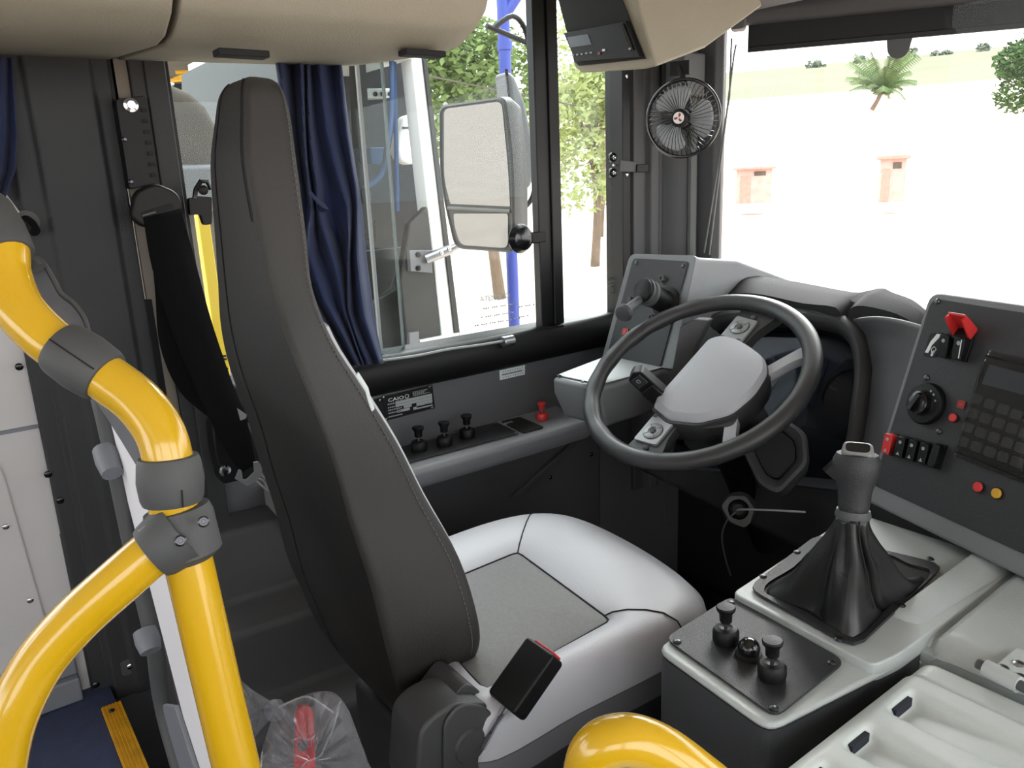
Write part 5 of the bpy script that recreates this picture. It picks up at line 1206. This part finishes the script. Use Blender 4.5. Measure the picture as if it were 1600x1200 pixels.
mk('bright_tab', slab([ud(218, 829, .567), ud(229, 821, .567), ud(231, 824, .567), ud(220, 832, .567)], V((0, -.001, .0))), 'chrome', tee)

# white partition panel between pillar and handrail with its grey edge tube
YP = .145
pnl = T('partition_panel', 'white partition panel with grey edge tube behind the handrail', 'partition', uy(250, 1150, YP))
wpl = [uy(*p, YP) for p in ((162, 640), (188, 640), (235, 730), (298, 870), (356, 1260), (322, 1260))]
mk('panel', slab(wpl, (0, .012, 0)), 'white_edge', pnl, bev=.002)
etp = [uy(*p, YP - .004) for p in ((150, 600), (172, 690), (212, 880), (240, 1000), (256, 1110), (300, 1260))]
mk('edge_tube', tube(cat(etp, 4), .0105, 14), 'rubber_grey', pnl)
for a, b in (((163, 702), (176, 740)), ((226, 985), (236, 1018))):
    mk('buffer', tube([uy(*a, YP - .012), uy((a[0] + b[0]) / 2, (a[1] + b[1]) / 2, YP - .012), uy(*b, YP - .012)], [.0135, .0145, .012], 14), 'rubber_pale', pnl)
mk('foot_plate', slab([uy(*p, YP - .006) for p in ((246, 1100), (272, 1104), (322, 1260), (285, 1260))], (0, .006, 0)), 'rubber_pale', pnl, bev=.002)
acr = T('acrylic_guard', 'smoky clear acrylic guard edge behind the yellow handrail', 'guard', ud(120, 500, .64))
ap = [(24, 430, .63), (40, 408, .63), (62, 412, .63), (80, 440, .63), (92, 462, .63), (112, 478, .63), (128, 500, .63), (136, 525, .63), (150, 560, .63), (180, 610, .63), (222, 690, .63), (236, 740, .63), (222, 740, .63), (190, 690, .63), (158, 640, .63), (120, 590, .63), (60, 530, .63), (30, 470, .63)]
apv = cat(dd(ap), 3, closed=True)
mk('sheet', slab(apv, (CAM - ud(120, 560, .63)).normalized() * -.005), 'acrylic', acr)
mk('seal', tube(cat(dd([(p[0] + (3 if i < 9 else 1), p[1] - 4, .634) for i, p in enumerate(ap[:12])]), 4), .0022, 8), 'rubber_grey', acr)
mk('clip', tube(cat(dd(((26, 424, .62), (36, 412, .62), (48, 410, .62), (60, 420, .62))), 3), .006, 8), 'rubber_grey', acr)
# yellow step nosing on the blue platform
n0 = uz(199, 1093, .302); n1 = uz(262, 1200, .302)
nz = T('step_nosing', 'worn yellow ribbed step edge on the blue platform', 'step edge', n0)
nd_ = V((1, 0, 0)); L_ = .62
mk('strip', box(n0.x, n0.x + L_, .103, .130, .300, .305), 'yellow_worn', nz, bev=.001)
for k in range(5): mk('rib', box(n0.x, n0.x + L_, .105 + .005 * k, .107 + .005 * k, .305, .3062), 'yellow_worn', nz)
screw(Fr((n0.x + .022, .116, .3062)), nz, .005, 'screw')
mk('front_lip', box(n0.x, n0.x + L_, .130, .134, .262, .305), 'yellow_worn', nz)

# low yellow rail at the bottom edge
lr = T('grab_rail', 'glossy yellow grab rail bend at the bottom edge of the view', 'handrail', ud(930, 1250, .52))
mk('tube', tube(cat(dd(((905, 1420, .56), (912, 1320, .535), (915, 1240, .52), (928, 1178, .51), (972, 1156, .505), (1030, 1172, .505), (1100, 1222, .505), (1180, 1290, .505), (1280, 1380, .51))), 8), .0165, 22), 'yellow', lr)

# ================================================================== plastic bag with the red handle
bg_ = T('plastic_bag', 'clear crumpled plastic bag hanging behind the seat', 'bag', ud(470, 1200, .86))
DB = .86
bo = [(430, 1102), (445, 1098), (470, 1088), (500, 1080), (525, 1084), (545, 1110), (560, 1150), (575, 1190), (590, 1260), (395, 1260), (402, 1210), (412, 1160), (425, 1125)]
bc = V((490, 1190))
rings = []
for s, h in ((1.0, 0), (.97, .022), (.8, .05), (.45, .062), (.1, .064)):
    r_ = []
    for i, p in enumerate(cat([V((a, b, 0)) for a, b in bo], 3, closed=True)):
        q = bc + (V((p.x, p.y)) - bc) * s; wob = .010 * math.sin(i * 1.7 + s * 9) + .006 * math.sin(i * 4.1 + s * 17)
        r_.append(ud(q.x, q.y, DB - h + wob * (1 if s < .99 else .3)))
    rings.append(r_)
mk('sack', loft(rings), 'bag', bg_, ang=25)
nbp = [(345, 1045), (362, 1052), (395, 1078), (430, 1100), (434, 1110), (424, 1122), (400, 1150), (382, 1180), (360, 1190)]
rings = []
for s, h in ((1.0, 0), (.9, .012), (.5, .022), (.1, .024)):
    bc2 = V((405, 1110)); rings.append([ud(*(bc2 + (V((p.x, p.y)) - bc2) * s), DB - h + .007 * math.sin(i * 2.3 + 6 * s)) for i, p in enumerate(cat([V((a, b, 0)) for a, b in nbp], 3, closed=True))])
mk('neck', loft(rings), 'bag', bg_, ang=25)
mk('knot', ball(ud(430, 1110, DB - .01), .012, 10, 8), 'bag', bg_)
for ps in (((455, 1158), (470, 1152), (482, 1156), (493, 1148)), ((505, 1172), (500, 1182), (480, 1190), (470, 1200)), ((410, 1175), (408, 1200)), ((436, 1105), (470, 1090), (490, 1092), (522, 1114)), ((532, 1095), (520, 1140), (505, 1172))):
    mk('crease', tube(cat([ud(a, b, DB - .068) for a, b in ps], 4), .0009, 5), 'bag', bg_)
rh = T('red_tool', 'red plastic tool with a round hole inside the plastic bag', 'tool', ud(474, 1200, .84))
hF = Fr(ud(474, 1150, .838), (ud(490, 1150, .838) - ud(460, 1150, .838)), V((0, 0, 1))); hF.n = (CAM - hF.o).normalized(); hF.v = hF.n.cross(hF.u) * (1 if hF.n.cross(hF.u).z > 0 else -1)
ho = [hF.uv(*p) for p in ((455, 1260), (459, 1180), (460, 1112), (465, 1101), (475, 1097), (485, 1101), (491, 1112), (493, 1180), (496, 1260))]
hin = circle(.0058, 16, *hF.uv(473, 1166))
mk('body', prism(ho, -.004, .004, hF), 'red', rh, bev=.002)
mk('hole', prism(hin, .004, .0046, hF), 'rubber_grey', rh)
